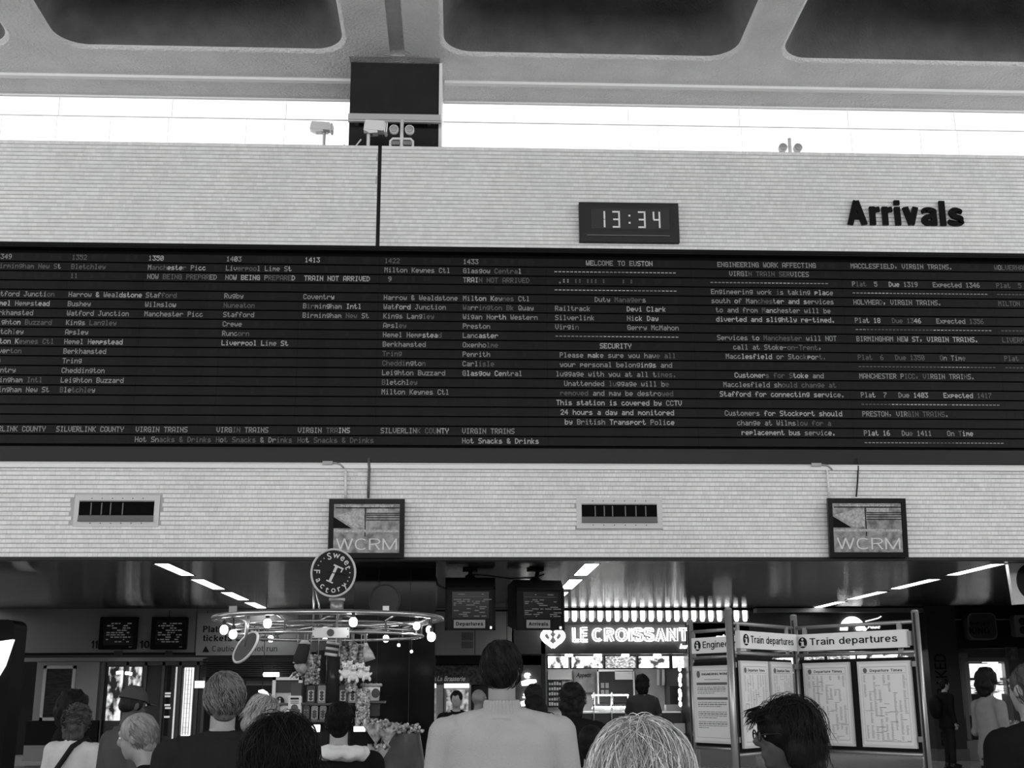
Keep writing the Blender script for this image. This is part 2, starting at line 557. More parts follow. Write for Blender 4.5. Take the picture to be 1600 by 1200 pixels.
# ceiling: coffered slab
def rrect(x0, x1, y0, y1, r, n=8):
    pts = []
    for cx, cy, a0 in ((x1 - r, y1 - r, 0), (x0 + r, y1 - r, 90), (x0 + r, y0 + r, 180), (x1 - r, y0 + r, 270)):
        for k in range(n + 1):
            a = math.radians(a0 + 90 * k / n)
            pts.append((cx + r * math.cos(a), cy + r * math.sin(a)))
    return pts
def coffer_cell(cx0, cx1, cy0, cy1, ox0, ox1, oy0, oy1, name='coffer'):
    """one bay of the slab: underside with a rounded opening (part) and the dark recess above it"""
    bm = bmesh.new()
    op = rrect(ox0, ox1, oy0, oy1, 0.55)
    ov = [bm.verts.new((x, y, ZC)) for x, y in op]
    rv = [bm.verts.new(p) for p in ((cx0, cy0, ZC), (cx1, cy0, ZC), (cx1, cy1, ZC), (cx0, cy1, ZC))]
    es = [bm.edges.new((ov[i], ov[(i + 1) % len(ov)])) for i in range(len(ov))]
    es += [bm.edges.new((rv[i], rv[(i + 1) % 4])) for i in range(4)]
    bmesh.ops.triangle_fill(bm, edges=es, use_beauty=True)
    # rounded lip
    prev = ov
    lip = [(0.02, 0.01), (0.05, 0.03), (0.07, 0.06)]
    for d, dz in lip:
        q = rrect(ox0 + d, ox1 - d, oy0 + d, oy1 - d, 0.5)
        nv = [bm.verts.new((x, y, ZC + dz)) for x, y in q]
        for i in range(len(nv)):
            j = (i + 1) % len(nv)
            bm.faces.new((prev[i], prev[j], nv[j], nv[i])).smooth = True
        prev = nv
    me = bpy.data.meshes.new(name)
    bm.normal_update()
    bm.to_mesh(me)
    bm.free()
    mb = MB()
    a = rrect(ox0 + .07, ox1 - .07, oy0 + .07, oy1 - .07, 0.5)
    b = rrect(ox0 + .75, ox1 - .75, oy0 + .5, oy1 - .5, 0.5)
    n = len(a)
    vs = [(x, y, ZC + .06) for x, y in a] + [(x, y, ZC + 1.5) for x, y in b]
    mb.add(vs, [(i, (i + 1) % n, n + (i + 1) % n, n + i) for i in range(n)] + [tuple(range(n, 2 * n))], False)
    return me, mb
ceil_root = None
yrim = 18.66
rows = [(19.2, yrim, 12.9), (12.55, 12.25, 6.6), (6.25, 5.95, 0.3), (-.05, -.35, -6.0), (-6.35, -6.65, -12.3)]
ybounds = [(12.6, 19.2), (6.28, 12.6), (-.02, 6.28), (-6.32, -.02), (-12.62, -6.32)]
xc = [(-13.2, -7.50), (-6.87, -1.93), (-0.37, 4.80), (5.45, 10.6), (12.2, 17.3)]
xb = [(-13.9, -7.18), (-7.18, -1.93 + .0), (-0.37, 5.12), (5.12, 10.6), (12.2, 17.9)]
slab = MB()
slab.box(-1.93, -0.37 - .86, -12.6, 18.72, ZC, ZC + .3)
slab.box(-0.97, -0.37, -12.6, 18.72, ZC, ZC + .3)
slab.box(-1.23, -0.97, -12.6, 18.72, ZC + .14, ZC + .3)
slab.box(10.6, 12.2, -12.6, 19.2, ZC, ZC + .3)
slab.box(-1.93, -0.37, 18.72, 19.2, ZC + 0.02, ZC + .3)
slab.box(-20, 22, 19.2, YG + .04, ZC, ZC + .5)
slab.box(-20, 22, -24, -12.6, ZC, ZC + .5)
slab.box(-20, -13.9, -12.6, 19.2, ZC, ZC + .5)
slab.box(17.9, 22, -12.6, 19.2, ZC, ZC + .5)
slab.box(-20, 22, -24, 20.9, ZC + 1.9, ZC + 2.1)
ceil_root = struct(slab.build('ceiling', conc), 'rough concrete coffered ceiling')
for (y0, y1), (ytop, yr, yf) in zip(ybounds, rows):
    for (ox0, ox1), (bx0, bx1) in zip(xc, xb):
        me, mb = coffer_cell(bx0, bx1, y0, y1, ox0 + .0, ox1 - .0, yf, yr)
        # keep the opening inside its bay
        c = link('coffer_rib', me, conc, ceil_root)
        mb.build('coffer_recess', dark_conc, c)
# pale conduit along the ceiling edge, in two runs either side of the column
for a, b in ((-14, -1.95), (-0.3, 15)):
    o = MB().box(a, b, 19.50, 19.60, ZC - .05, ZC).build('conduit', white_paint)
    tag(o, 'white conduit under ceiling edge, left of dark column' if a < -5 else 'white conduit under ceiling edge, right of dark column', 'conduit')

# ---- board wall: upper and lower bands with mosaic, split by a joint in the upper one
JX = at(592, 300, YW).x
wall = MB()
wall.box(XL, JX - .03, YW, YW + .6, Z_BT, Z_TOP)
wall.box(JX + .03, XR, YW, YW + .6, Z_BT, Z_TOP)
wall.box(JX - .03, JX + .03, YW + .06, YW + .6, Z_BT, Z_TOP)
wall.box(XL, XR, YW, YW + .6, Z_WB, Z_BB)
wall.box(XL, XR, YW + .35, YW + .6, Z_BB, Z_BT)
wall_o = struct(wall.build('wall_front', grout), 'white mosaic wall carrying the departure board')
MB().box(JX - .028, JX + .028, YW + .04, YW + .06, Z_BT, Z_TOP).build('joint_strip', mat('joint_rubber', 0.03, .8), wall_o)
def tiles(x0, x1, z0, z1, holes):
    vs, fs = [], []
    rows_n = round((z1 - z0) / 0.068)
    ph = (z1 - z0) / rows_n
    rnd = random.Random(3)
    for r in range(rows_n):
        za, zb = z0 + r * ph + .006, z0 + (r + 1) * ph - .006
        x = x0
        while x < x1 - .03:
            w = rnd.uniform(.045, .09)
            xe = min(x + w, x1)
            if not any(hx0 < (x + xe) / 2 < hx1 and hz0 < (za + zb) / 2 < hz1 for hx0, hx1, hz0, hz1 in holes):
                y = YW - .008 - rnd.random() * .002
                b = .003
                n = len(vs)
                a, c = x, xe
                vs += [(a, YW + .001, za), (c, YW + .001, za), (c, YW + .001, zb), (a, YW + .001, zb),
                       (a + .0012, y, za + b), (c - .0012, y, za + b), (c - .0012, y, zb - b), (a + .0012, y, zb - b)]
                fs += [(n + 4, n + 5, n + 6, n + 7), (n, n + 1, n + 5, n + 4), (n + 1, n + 2, n + 6, n + 5), (n + 2, n + 3, n + 7, n + 6), (n + 3, n, n + 4, n + 7)]
            x = xe
    return vs, fs
tl = MB()
tl.add(*tiles(-9.6, JX - .03, Z_BT, Z_TOP, []))
tl.add(*tiles(JX + .03, 11.6, Z_BT, Z_TOP, []))
V1 = strip_world(114, 774, 251, 823, YW)
V2 = strip_world(901, 778, 1034, 826, YW)
tl.add(*tiles(-9.6, 11.6, Z_WB, Z_BB, [V1, V2]))
tl.build('mosaic_tiles', tile_m, wall_o, kind='stuff')
# thin metal edge under the wall
MB().box(XL, XR, YW - .03, YW + .1, Z_WB - .045, Z_WB).build('edge_strip', dark, wall_o)

# ---- parapet ledge, clerestory glazing
struct(MB().box(XL, XR, YW + .6, YG + .5, Z_TOP - .6, Z_TOP - .02).build('ledge', conc), 'concrete ledge behind the mosaic wall top')
frame_m = mat('window_frame_white', 0.8, 0.5)
glass = bpy.data.materials.new('clear_glass')
glass.use_nodes = True
_nt = glass.node_tree
_nt.nodes.remove(_nt.nodes['Principled BSDF'])
_tr = _nt.nodes.new('ShaderNodeBsdfTransparent')
_gl = _nt.nodes.new('ShaderNodeBsdfGlossy')
_gl.inputs['Roughness'].default_value = 0.02
_mx = _nt.nodes.new('ShaderNodeMixShader')
_mx.inputs[0].default_value = 0.06
_nt.links.new(_tr.outputs[0], _mx.inputs[1])
_nt.links.new(_gl.outputs[0], _mx.inputs[2])
_nt.links.new(_mx.outputs[0], _nt.nodes['Material Output'].inputs[0])
CX0, CX1 = at(547, 140, 18.9).x, at(686, 140, 18.9).x
z_tr = at(300, 184, YG).z
mull_up = {1: [at(x, 160, YG).x for x in (-88, 93, 270, 448)], 2: [at(x, 165, YG).x for x in (803, 981, 1154, 1323, 1489, 1655)]}
mull_lo = {1: [at(x, 210, YG).x for x in (-88, 0, 87, 171, 262, 384, 444)], 2: [at(x, 215, YG).x for x in (803, 817, 984, 1029, 1159, 1330, 1438, 1496, 1655)]}
for i, (a, b) in {1: (XL, CX0 - .005), 2: (CX1 + .055, XR)}.items():
    fr = MB()
    fr.box(a, b, YG - .03, YG + .03, Z_TOP - .05, Z_TOP + .015)
    fr.box(a, b, YG - .03, YG + .03, ZC - .03, ZC)
    w = struct(fr.build('window_%d' % i, frame_m), 'bright clerestory window left of the dark column' if i == 1 else 'bright clerestory window right of the dark column')
    MB().box(a, b, YG - .012, YG + .012, z_tr - .008, z_tr + .008).build('transom', frame_m, w)
    for x in mull_up[i]:
        MB().box(x - .006, x + .006, YG - .01, YG + .01, z_tr, ZC).build('mullion', frame_m, w)
    for x in mull_lo[i]:
        MB().box(x - .004, x + .004, YG - .008, YG + .008, Z_TOP, z_tr).build('mullion', frame_m, w)
    xs = [a] + [x for x in mull_up[i] if a < x < b] + [b]
    for x0, x1 in zip(xs[:-1], xs[1:]):
        MB().box(x0 + .01, x1 - .01, YG - .003, YG + .003, z_tr + .008, ZC - .03).build('pane', glass, w)
        MB().box(x0 + .01, x1 - .01, YG - .003, YG + .003, Z_TOP + .015, z_tr - .008).build('pane', glass, w)

# ---- dark column between the windows
colm = mat('dark_column_cladding', 0.024, 0.6, noise=.15, scale=3)
c = struct(MB().box(CX0, CX1, 18.93, YG + .3, Z_TOP - .02, ZC).build('column', colm), 'dark clad column between the clerestory windows')
MB().box((CX0 + CX1) / 2 - .004, (CX0 + CX1) / 2 + .004, 18.922, 18.93, Z_TOP, ZC).build('seam', dark, c)
MB().box(CX1, CX1 + .05, 18.9, YG, Z_TOP, ZC).build('edge_strip', white_paint, c)
xa, xb_, za, zb_ = strip_world(544, 190, 686, 180, 18.7)
o = MB().box(xa, xb_ + .03, 18.68, 18.74, za, zb_).bevbox(xa, xb_ + .03, 18.66, 18.68, za + .03, zb_ - .02, .01).build('rail', mat('pale_metal', .45, .4), )
MB().box(xa + .1, xa + .16, 18.74, 18.95, za + .03, zb_ - .02).box(xb_ - .2, xb_ - .14, 18.74, 18.95, za + .03, zb_ - .02).build('bracket', steel, o)
tag(o, 'pale horizontal metal rail crossing in front of the dark column', 'rail')

# ---- security camera and floodlights on the wall top
def cctv(px0, py0, px1, py1, pxp, Y, label, group=None):
    x0, x1, z0, z1 = strip_world(px0, py1, px1, py0, Y)
    xp = at(pxp, 200, Y).x
    t = thing('security_camera', label, 'camera', (xp, Y, Z_TOP))
    M = Matrix.Translation(((x0 + x1) / 2, Y, (z0 + z1) / 2)) @ Matrix.Rotation(math.radians(4), 4, 'Y')
    L, H = (x1 - x0) / 2, (z1 - z0) / 2
    mb = MB()
    mb.bevbox(-L, L * .72, -.08, .08, -H * .45, H * .95, .02, M)
    mb.build('housing', white_paint, t)
    mb = MB()
    mb.prism([(-L * 1.05, H * .7), (-L * 1.08, H * -.5), (-L * .5, -H * .9), (L * .2, -H * .75), (L * .1, -H * .4), (-L * .9, -H * .3)], -.07, .07, M)
    mb.build('underside_cover', white_paint, t)
    mb = MB()
    mb.bevbox(L * .74, L * 1.0, -.09, .09, -H * .7, H * .8, .03, M)
    mb.build('sunshield', mat('chalk_white', .85, .5), t)
    MB().box(L * .99, L * 1.01, -.05, .05, -H * .4, H * .5, M).build('lens_window', black, t)
    MB().tube([(xp, Y, Z_TOP - .02), (xp, Y, (z0 + z1) / 2 - H * .5)], .028, 12).build('post', white_paint, t)
    MB().box(xp - .05, xp + .07, Y - .05, Y + .05, (z0 + z1) / 2 - H * .85, (z0 + z1) / 2 - H * .45).build('bracket', steel, t)
    # flexible cables at its back
    mb = MB()
    for k, (dx, top) in enumerate(((-.30, .12), (-.22, .22))):
        mb.tube([(xp + dx - .02 + .16 * (0 if k else -.3), Y, Z_TOP - .02), (xp + dx, Y, Z_TOP + top * .6), (xp + dx + (-.1 if k == 0 else .1), Y, Z_TOP + top + .06)], .012, 6)
    mb.build('cable', white_paint, t)
    return t
cctv(570, 191, 606, 212, 576, 18.35, 'white security camera on a short post before the dark column')
cctv(486, 193, 521, 209, 507, 20.05, 'pale security camera dimly seen against the bright window')
def floods(pxc, Y, label, s=1.0):
    xc_ = at(pxc, 200, Y).x
    t = thing('floodlight_bracket', label, 'floodlight', (xc_, Y, Z_TOP))
    H = at(0, 182, Y).z - Z_TOP
    H = .64
    mb = MB()
    mb.tube([(xc_, Y, Z_TOP - .02), (xc_, Y, Z_TOP + H)], .03, 10)
    mb.build('pole', white_paint, t)
    for sx in (-1, 1):
        MB().tube([(xc_ + sx * .185, Y, Z_TOP - .02), (xc_ + sx * .185, Y, Z_TOP + .26), (xc_ + sx * .15, Y, Z_TOP + .30), (xc_, Y, Z_TOP + .30)], .022, 8).build('bracket_arm', white_paint, t)
        l = MB()
        l.tube([(xc_ + sx * .13, Y + .10, Z_TOP + .45), (xc_ + sx * .13, Y + .02, Z_TOP + .45), (xc_ + sx * .13, Y - .06, Z_TOP + .45)], [.04, .075, .078], 16)
        lo = l.build('lamp', white_paint, t)
        MB().tube([(xc_ + sx * .13, Y - .061, Z_TOP + .45), (xc_ + sx * .13, Y - .066, Z_TOP + .45)], [.062, .058], 16).build('lens', mat('lamp_lens', .35, .1), lo)
        MB().box(xc_ + sx * .1 - .07, xc_ + sx * .1 + .07, Y - .03, Y + .03, Z_TOP + .18, Z_TOP + .25).build('ballast_box', mat('grey_box', .2, .5), t)
    MB().box(xc_ - .13, xc_ + .13, Y + .02, Y + .05, Z_TOP - .01, Z_TOP + .16).build('back_plate', steel, t)
    return t
floods(628, 18.35, 'pair of round floodlights on a pole bracket before the dark column')
floods(1232, 18.8, 'pair of floodlights on a pole standing before the bright right window')

# ---- soffit with slats, luminaires
ZS = Z_WB
cl = struct(MB().box(XL, XR, YW + .6, YB, ZS + .06, Z_WB + .5).build('soffit', blackm), 'dark slatted metal soffit over the shops')
slat_m = mat('bronze_slat', 0.15, 0.10, metal=0.9, noise=.12, scale=.7)
mb = MB()
mb.smooth = True
LX = [-11.27, -4.58, 2.11, 8.62, 15.3]
LY = [(18.85, 20.8), (21.5, 23.6), (24.25, 26.35), (26.95, 28.85)]
def lamp_gap(y0, y1):
    return any(a - .02 < y1 and y0 < b + .02 for a, b in LY)
y = YW + .12
while y < YB - .02:
    w = .094
    prof = [(y, .02), (y + .008, .0045), (y + w * .25, -.0005), (y + w * .5, -.0025), (y + w * .75, -.0005), (y + w - .008, .0045), (y + w, .02)]
    segs = [(XL, XR)]
    if lamp_gap(y, y + w):
        ed = [XL] + [q for lx in LX if lx < XR for q in (lx - .13, lx + .13)] + [XR]
        segs = list(zip(ed[::2], ed[1::2]))
    for sa, sb in segs:
        vs = [(sa, yy, ZS + dz) for yy, dz in prof] + [(sb, yy, ZS + dz) for yy, dz in prof]
        n = len(prof)
        mb.add(vs, [(i, i + 1, n + i + 1, n + i) for i in range(n - 1)], True)
    y += .102
mb.build('slats', slat_m, cl, kind='stuff')
tube_m = emit('fluorescent_diffuser', 9.0)
first = None
where = ['at the far left edge', 'beside the sweet stall ring', 'above the croissant bar', 'above the train departures display', 'at the far right edge']
nth = ['nearest the mosaic wall', 'second from the mosaic wall', 'third from the mosaic wall', 'farthest from the mosaic wall']
for xi, lx in enumerate(LX[:4]):
    for yi, (a, b) in enumerate(LY):
        lab = 'lit ceiling light %s, %s' % (where[xi], nth[yi])
        t = thing('ceiling_light', lab, 'light', (lx, (a + b) / 2, ZS), group='ceiling lights in rows under the soffit')
        L = (b - a) / 2
        yc = (a + b) / 2
        f = MB()
        f.box(lx - .13, lx - .115, a, b, ZS - .008, ZS + .05).box(lx + .115, lx + .13, a, b, ZS - .008, ZS + .05)
        f.box(lx - .115, lx + .115, a, a + .015, ZS - .008, ZS + .05).box(lx - .115, lx + .115, b - .015, b, ZS - .008, ZS + .05)
        f.build('frame', dark, t)
        MB().box(lx - .114, lx + .114, a + .016, b - .016, ZS, ZS + .05).build('diffuser', tube_m, t)
# ================================================================== THE BOARD
FONT = {}
_hex = """ 0000000000|!00005F0000|#147F147F14|&3649552250|'0005030000|(001C224100|)0041221C00|*14083E0814|+08083E0808|,0050300000|-0808080800|.0060600000|/2010080402|03E5149453E|100427F4000|24261514946|3214145 4B31|4 1814127F10|52745454539|63C4A494930|70171090503|83649494936|90649 49291E|:0036360000|A7E1111117E|B7F49494936|C3E41414122|D7F4141221C|E7F49494941|F7F09090901|G3E4149497A|H7F0808087F|I00417F4100|J2040413F01|K7F08142241|L7F40404040|M7F020C027F|N7F0408107F|O3E4141413E|P7F09090906|Q3E4151215E|R7F09192946|S4649494931|T01017F0101|U3F4040403F|V1F2040201F|W3F4038403F|X6314081463|Y0708700807|Z6151494543|a2054545478|b7F48444438|c3844444420|d384444487F|e3854545418|f087E090102|g0C5252523E|h7F08040478|i00447D4000|j2040443D00|k7F10284400|l00417F4000|m7C04180478|n7C08040478|o3844444438|p7C14141408|q081414187C|r7C08040408|s4854545420|t043F444020|u3C4040207C|v1C2040201C|w3C4030403C|x4428102844|y0C5050503C|z4464544C44"""
for tok in _hex.split('|'):
    ch, hx = tok[0], tok[1:].replace(' ', '')
    FONT[ch] = [int(hx[i:i + 2], 16) for i in range(0, 10, 2)]
def glyph_rects(ch):
    """runs of lit dots: (col0, col1, row0, row1), row 0 at the top"""
    cols = FONT.get(ch)
    if not cols:
        return []
    out = []
    for r in range(7):
        c = 0
        while c < 5:
            if cols[c] >> r & 1:
                e = c
                while e + 1 < 5 and cols[e + 1] >> r & 1:
                    e += 1
                out.append((c, e + 1, r, r + 1))
                c = e + 1
            else:
                c += 1
    return out
YF = YW + .12
Z0 = at(650, 404.5, YF).z                 # top edge of the letters of row 0
PITCH_R = (at(650, 404.5, YF).z - at(650, 684.5, YF).z) / 19.0
flap_m = mat('black_flap', 0.0075, 0.5, noise=.35, scale=2.5, spec=.12)
flap_edge = mat('flap_edge', 0.003, 0.8)
let_m = [mat('flap_letter_bright', 0.38, .6), mat('flap_letter', 0.23, .6), mat('flap_letter_worn', 0.09, .7), mat('flap_ghost', 0.018, .7)]

board = thing('departure_board', 'long black split-flap departure board with rows of white text on mosaic wall', 'board', (0, YF, Z_BB))
MB().box(XL, XR, YF + .06, YW + .35, Z_BB, Z_BT).build('casing', blackm, board)
MB().box(XL, XR, YW + .005, YF + .06, Z0 + .09, Z_BT - .002).box(XL, XR, YW - .012, YW + .005, Z_BT - .04, Z_BT + .012).build('top_bezel_shadow', black, board)  # black top frame, also stands in for the shadow under the wall edge
zlast = Z0 - 20 * PITCH_R
MB().box(XL, XR, YW + .02, YF + .06, Z_BB + .002, zlast - .02).build('bottom_bezel', mat('dark_bezel', .014, .35), board)

def column(px0, px1, name='flap_column'):
    x0, x1 = at(px0, 545, YF).x, at(px1, 545, YF).x
    o = MB().box(x0, x1, YF + .03, YF + .06, zlast, Z0 + .09).build('flap_column', flap_edge, board)
    me = MB().box(x0 + .001, x1 - .001, -.012, .03, -.066, .066).mesh('flap_row')
    me.materials.append(flap_m)
    for k in range(20):
        zc = Z0 - k * PITCH_R - .045
        r = bpy.data.objects.new('flap_row', me)
        COL.objects.link(r)
        r.parent = o
        r.matrix_parent_inverse = world_of(o).inverted()
        r.location = (0, YF, zc)
        if k == 0 and False:
            pass
    return o
def write(parent, px, pitch_px, lines, seed):
    """lines: {row: text}; px = pixel where the column starts at mid height"""
    x0 = at(px, 545, YF).x
    p = at(px + pitch_px, 545, YF).x - x0
    rnd = random.Random(seed)
    mb = MB()
    dotw, doth = p / 6.0, .083 / 7.0
    yf = YF - .0135
    for k, txt in lines.items():
        if isinstance(txt, tuple):
            txt, base = txt
        else:
            base = 1
        lvl = base
        for i, ch in enumerate(txt):
            if ch == ' ':
                if rnd.random() < .45:
                    lvl = min(2, max(0, base + rnd.choice((-1, 0, 0, 0, 1))))
                continue
            if rnd.random() < .16:
                lvl = min(2, max(0, base + rnd.choice((-1, 0, 0, 1))))
            mb.cur = lvl if base < 3 else 3
            cx = x0 + i * p
            zt = Z0 - k * PITCH_R
            if ch == '_':      # the solid ghost block of a half-turned flap
                mb.add([(cx, yf, zt - .08), (cx + p * .9, yf, zt - .08), (cx + p * .9, yf, zt + .004), (cx, yf, zt + .004)], [(0, 1, 2, 3)], False)
                continue
            for c0, c1, r0, r1 in glyph_rects(ch):
                xa, xb2 = cx + c0 * dotw - dotw * .12, cx + c1 * dotw + dotw * .12
                za, zb2 = zt - r1 * doth - doth * .1, zt - r0 * doth + doth * .1
                mb.add([(xa, yf, za), (xb2, yf, za), (xb2, yf, zb2), (xa, yf, zb2)], [(0, 1, 2, 3)], False)
    return mb.build('lettering', let_m, parent, kind='stuff')

HS = 'Hot Snacks & Drinks'
C = [
 (-30, 96, -20, 6.16, {0: ('1349', 1), 1: ('Birmingham New St', 2), 4: 'Watford Junction', 5: 'Hemel Hempstead', 6: 'Berkhamsted', 7: 'Leighton Buzzard', 8: 'Bletchley', 9: 'Milton Keynes Ctl', 10: 'Wolverton', 11: ('   y', 2), 12: 'Coventry', 13: 'Birmingham Intl', 14: 'Birmingham New St', 18: 'SILVERLINK COUNTY'}),
 (96, 216, 100, 6.16, {0: ('1352', 2), 1: 'Bletchley', 2: ('11', 2), 4: 'Harrow & Wealdstone', 5: 'Bushey', 6: 'Watford Junction', 7: 'Kings Langley', 8: 'Apsley', 9: 'Hemel Hempstead', 10: 'Berkhamsted', 11: 'Tring', 12: 'Cheddington', 13: 'Leighton Buzzard', 14: ('Bletchley', 2), 18: 'SILVERLINK COUNTY'}),
 (216, 342, 222, 6.2, {0: '1350', 1: 'Manchester Picc', 2: 'NOW BEING PREPARED', 4: 'Stafford', 5: 'Wilmslow', 6: 'Manchester Picc', 18: ('VIRGIN TRAINS', 1), 19: HS}),
 (342, 465, 346, 6.2, {0: '1403', 1: 'Liverpool Lime St', 2: 'NOW BEING PREPARED', 4: 'Rugby', 5: ('Nuneaton', 2), 6: 'Stafford', 7: 'Crewe', 8: 'Runcorn', 9: ('Liverpool Lime St', 0), 18: 'VIRGIN TRAINS', 19: ('Hot Snacks & Drinks', 2)}),
 (465, 590, 471, 6.2, {0: ('1413', 0), 2: ('TRAIN NOT ARRIVED', 0), 4: 'Coventry', 5: 'Birmingham Intl', 6: 'Birmingham New St', 18: 'VIRGIN TRAINS', 19: ('Hot Snacks & Drinks', 2)}),
 (590, 716, 598, 6.2, {0: ('1422', 2), 1: 'Milton Keynes Ctl', 2: (' 9', 2), 4: 'Harrow & Wealdstone', 5: 'Watford Junction', 6: 'Kings Langley', 7: 'Apsley', 8: 'Hemel Hempstead', 9: 'Berkhamsted', 10: ('Tring', 2), 11: ('Cheddington', 2), 12: 'Leighton Buzzard', 13: ('Bletchley', 2), 14: 'Milton Keynes Ctl', 18: 'SILVERLINK COUNTY'}),
 (716, 855, 723, 6.25, {0: '1433', 1: 'Glasgow Central', 2: 'TRAIN NOT ARRIVED', 4: 'Milton Keynes Ctl', 5: 'Warrington Bk Quay', 6: 'Wigan North Western', 7: 'Preston', 8: 'Lancaster', 9: 'Oxenholme', 10: 'Penrith', 11: 'Carlisle', 12: 'Glasgow Central', 18: 'VIRGIN TRAINS', 19: HS}),
 (855, 1085, 868, 6.3, {0: '        WELCOME TO EUSTON', 1: ('-' * 31, 0), 2: (' .:: :: ::: :    : :', 2), 3: ('-' * 31, 0), 4: '          Duty Managers', 5: 'Railtrack         Devi Clark', 6: 'Silverlink        Nick Day', 7: 'Virgin            Gerry McMahon', 8: ('-' * 31, 1), 9: '           SECURITY', 10: ' Please make sure you have all', 11: (' your personal belongings and', 1), 12: 'luggage with you at all times.', 13: '  Unattended luggage will be', 14: (' removed and may be destroyed', 2), 15: ('This station is covered by CCTV', 0), 16: (' 24 hours a day and monitored', 0), 17: ('  by British Transport Police', 0)}),
 (1085, 1323, 1115, 6.08, {0: '  ENGINEERING WORK AFFECTING', 1: '     VIRGIN TRAIN SERVICES', 2: ('-' * 31, 1), 3: 'Engineering work is taking place', 4: 'south of Manchester and services', 5: ' to and from Manchester will be', 6: (' diverted and slightly re-timed.', 0), 8: ' Services to Manchester will NOT', 9: '     call at Stoke-on-Trent,', 10: '   Macclesfield or Stockport.', 12: '     Customers for Stoke and', 13: '  Macclesfield should change at', 14: (' Stafford for connecting service.', 0), 16: ('  Customers for Stockport should', 0), 17: '     change at Wilmslow for a', 18: ('      replacement bus service.', 0)}),
 (1323, 1560, 1339, 5.82, {0: 'MACCLESFIELD, VIRGIN TRAINS.', 2: 'Plat  5   Due 1319    Expected 1346', 3: ('-' * 37, 1), 4: ('HOLYHEAD, VIRGIN TRAINS.', 1), 6: 'Plat 18   Due 1346    Expected 1356', 7: '-' * 37, 8: 'BIRMINGHAM NEW ST, VIRGIN TRAINS.', 10: ('Plat  6   Due 1350    On Time', 2), 11: ('-' * 37, 2), 12: 'MANCHESTER PICC, VIRGIN TRAINS.', 14: 'Plat  7   Due 1403    Expected 1417', 15: '-' * 37, 16: 'PRESTON, VIRGIN TRAINS.', 18: ('Plat 16   Due 1411    On Time', 1), 19: '-' * 37}),
 (1560, 1690, 1567, 5.8, {0: ('WOLVERHAMPTON', 2), 2: ('Plat  5', 2), 3: ('-' * 18, 2), 4: ('MILTON KEYNES', 2), 7: ('-' * 18, 2), 8: ('LIVERPOOL', 2), 10: ('Plat', 2), 11: ('-' * 18, 2)}),
]
for i, (a, b, px, pt, lines) in enumerate(C):
    o = column(a, b)
    write(o, px, pt, lines, i + 5)
    # faint half-turned flaps where the photograph shows ghosts of earlier text
    rnd = random.Random(90 + i)
    gh = {}
    for k in range(20):
        n = int((b - a) / pt) - 2
        s = ''
        busy = lines.get(k)
        busy = busy[0] if isinstance(busy, tuple) else (busy or '')
        for j in range(max(0, n - int((px - a) / pt))):
            s += '_' if (j >= len(busy) + 1 and rnd.random() < (.38 if k in (0, 2) else .10)) else ' '
        gh[k] = (s, 3)
    g = write(o, px, pt, gh, i)
    g.name = 'worn_flaps'

# light cable trunking under the board
t = thing('cable_trunking', 'white cable trunking running under the black board', 'trunking', (0, YW, Z_BB))
MB().box(XL, XR, YW - .045, YW, Z_BB - .085, Z_BB - .02).build('cover', white_paint, t)
MB().box(XL, XR, YW - .05, YW, Z_BB - .016, Z_BB - .002).build('upper_pipe', white_paint, t)
for px in (511, 1272):
    x = at(px, 723, YW).x
    MB().box(x - .06, x + .09, YW - .075, YW - .045, Z_BB - .03, Z_BB + .02).tube([(x + .09, YW - .06, Z_BB), (x + .2, YW - .06, Z_BB - .02), (x + .26, YW - .06, Z_BB - .08)], .012, 6).build('junction', mat('grey_fitting', .35, .5), t)

def hang_cable(pts, r, m, label, name='cable'):
    o = MB().tube([at(px, py, YW - .04) for px, py in pts], r, 6).build(name, m)
    tag(o, label, 'cable' if name == 'cable' else 'conduit')
cable_b = mat('black_cable', .03, .6)
hang_cable([(576, 716), (577, 732), (576, 755), (575.5, 778)], .022, mat('grey_cable', .09, .6), 'dark cable dropping to the screen behind the sweet stall sign')
hang_cable([(1339, 716), (1341, 730), (1340, 752), (1338, 776)], .012, cable_b, 'thin dark cable curving down to the right wall screen')
hang_cable([(540, 734), (540, 756), (540, 778)], .022, white_paint, 'white conduit dropping to the screen behind the sweet stall sign', 'conduit')
hang_cable([(1292, 734), (1294, 756), (1296, 780)], .018, white_paint, 'white conduit dropping to the left corner of the right wall screen', 'conduit')

# clock
x0, x1, z0, z1 = strip_world(906, 376, 1060, 317, YW - .12)
t = thing('digital_clock', 'black digital clock reading 13:34 on the upper mosaic wall', 'clock', ((x0 + x1) / 2, YW, z0))
clk = mat('clock_case', .035, .4)
mb = MB()
mb.prism([(x0, z0), (x1, z0), (x1, z1), (x0, z1)], YW - .10, YW)
vs = [(x0, YW - .10, z0), (x1, YW - .10, z0), (x1, YW - .10, z1), (x0, YW - .10, z1), (x0 + .09, YW - .14, z0 + .15), (x1 - .09, YW - .14, z0 + .15), (x1 - .09, YW - .14, z1 - .06), (x0 + .09, YW - .14, z1 - .06)]
mb.add(vs, [(4, 5, 6, 7), (0, 1, 5, 4), (1, 2, 6, 5), (2, 3, 7, 6), (3, 0, 4, 7)])
mb.build('case', clk, t)
a0, a1, b0, b1 = strip_world(924, 357, 1045, 327, YW - .15)
MB().box(a0, a1, YW - .145, YW - .139, b0, b1).build('display', mat('clock_glass', .05, .2), t)
MB().box(a0 - .07, a1, YW - .15, YW - .145, z0 + .085, z0 + .092).build('trim_line', steel, t)
seg = {'1': 'bc', '3': 'abcdg', '4': 'bcfg'}
dig = emit('clock_digit', .16, .4)
mb = MB()
dw, dh = .12, (b1 - b0) * .82
zz0 = b0 + .02
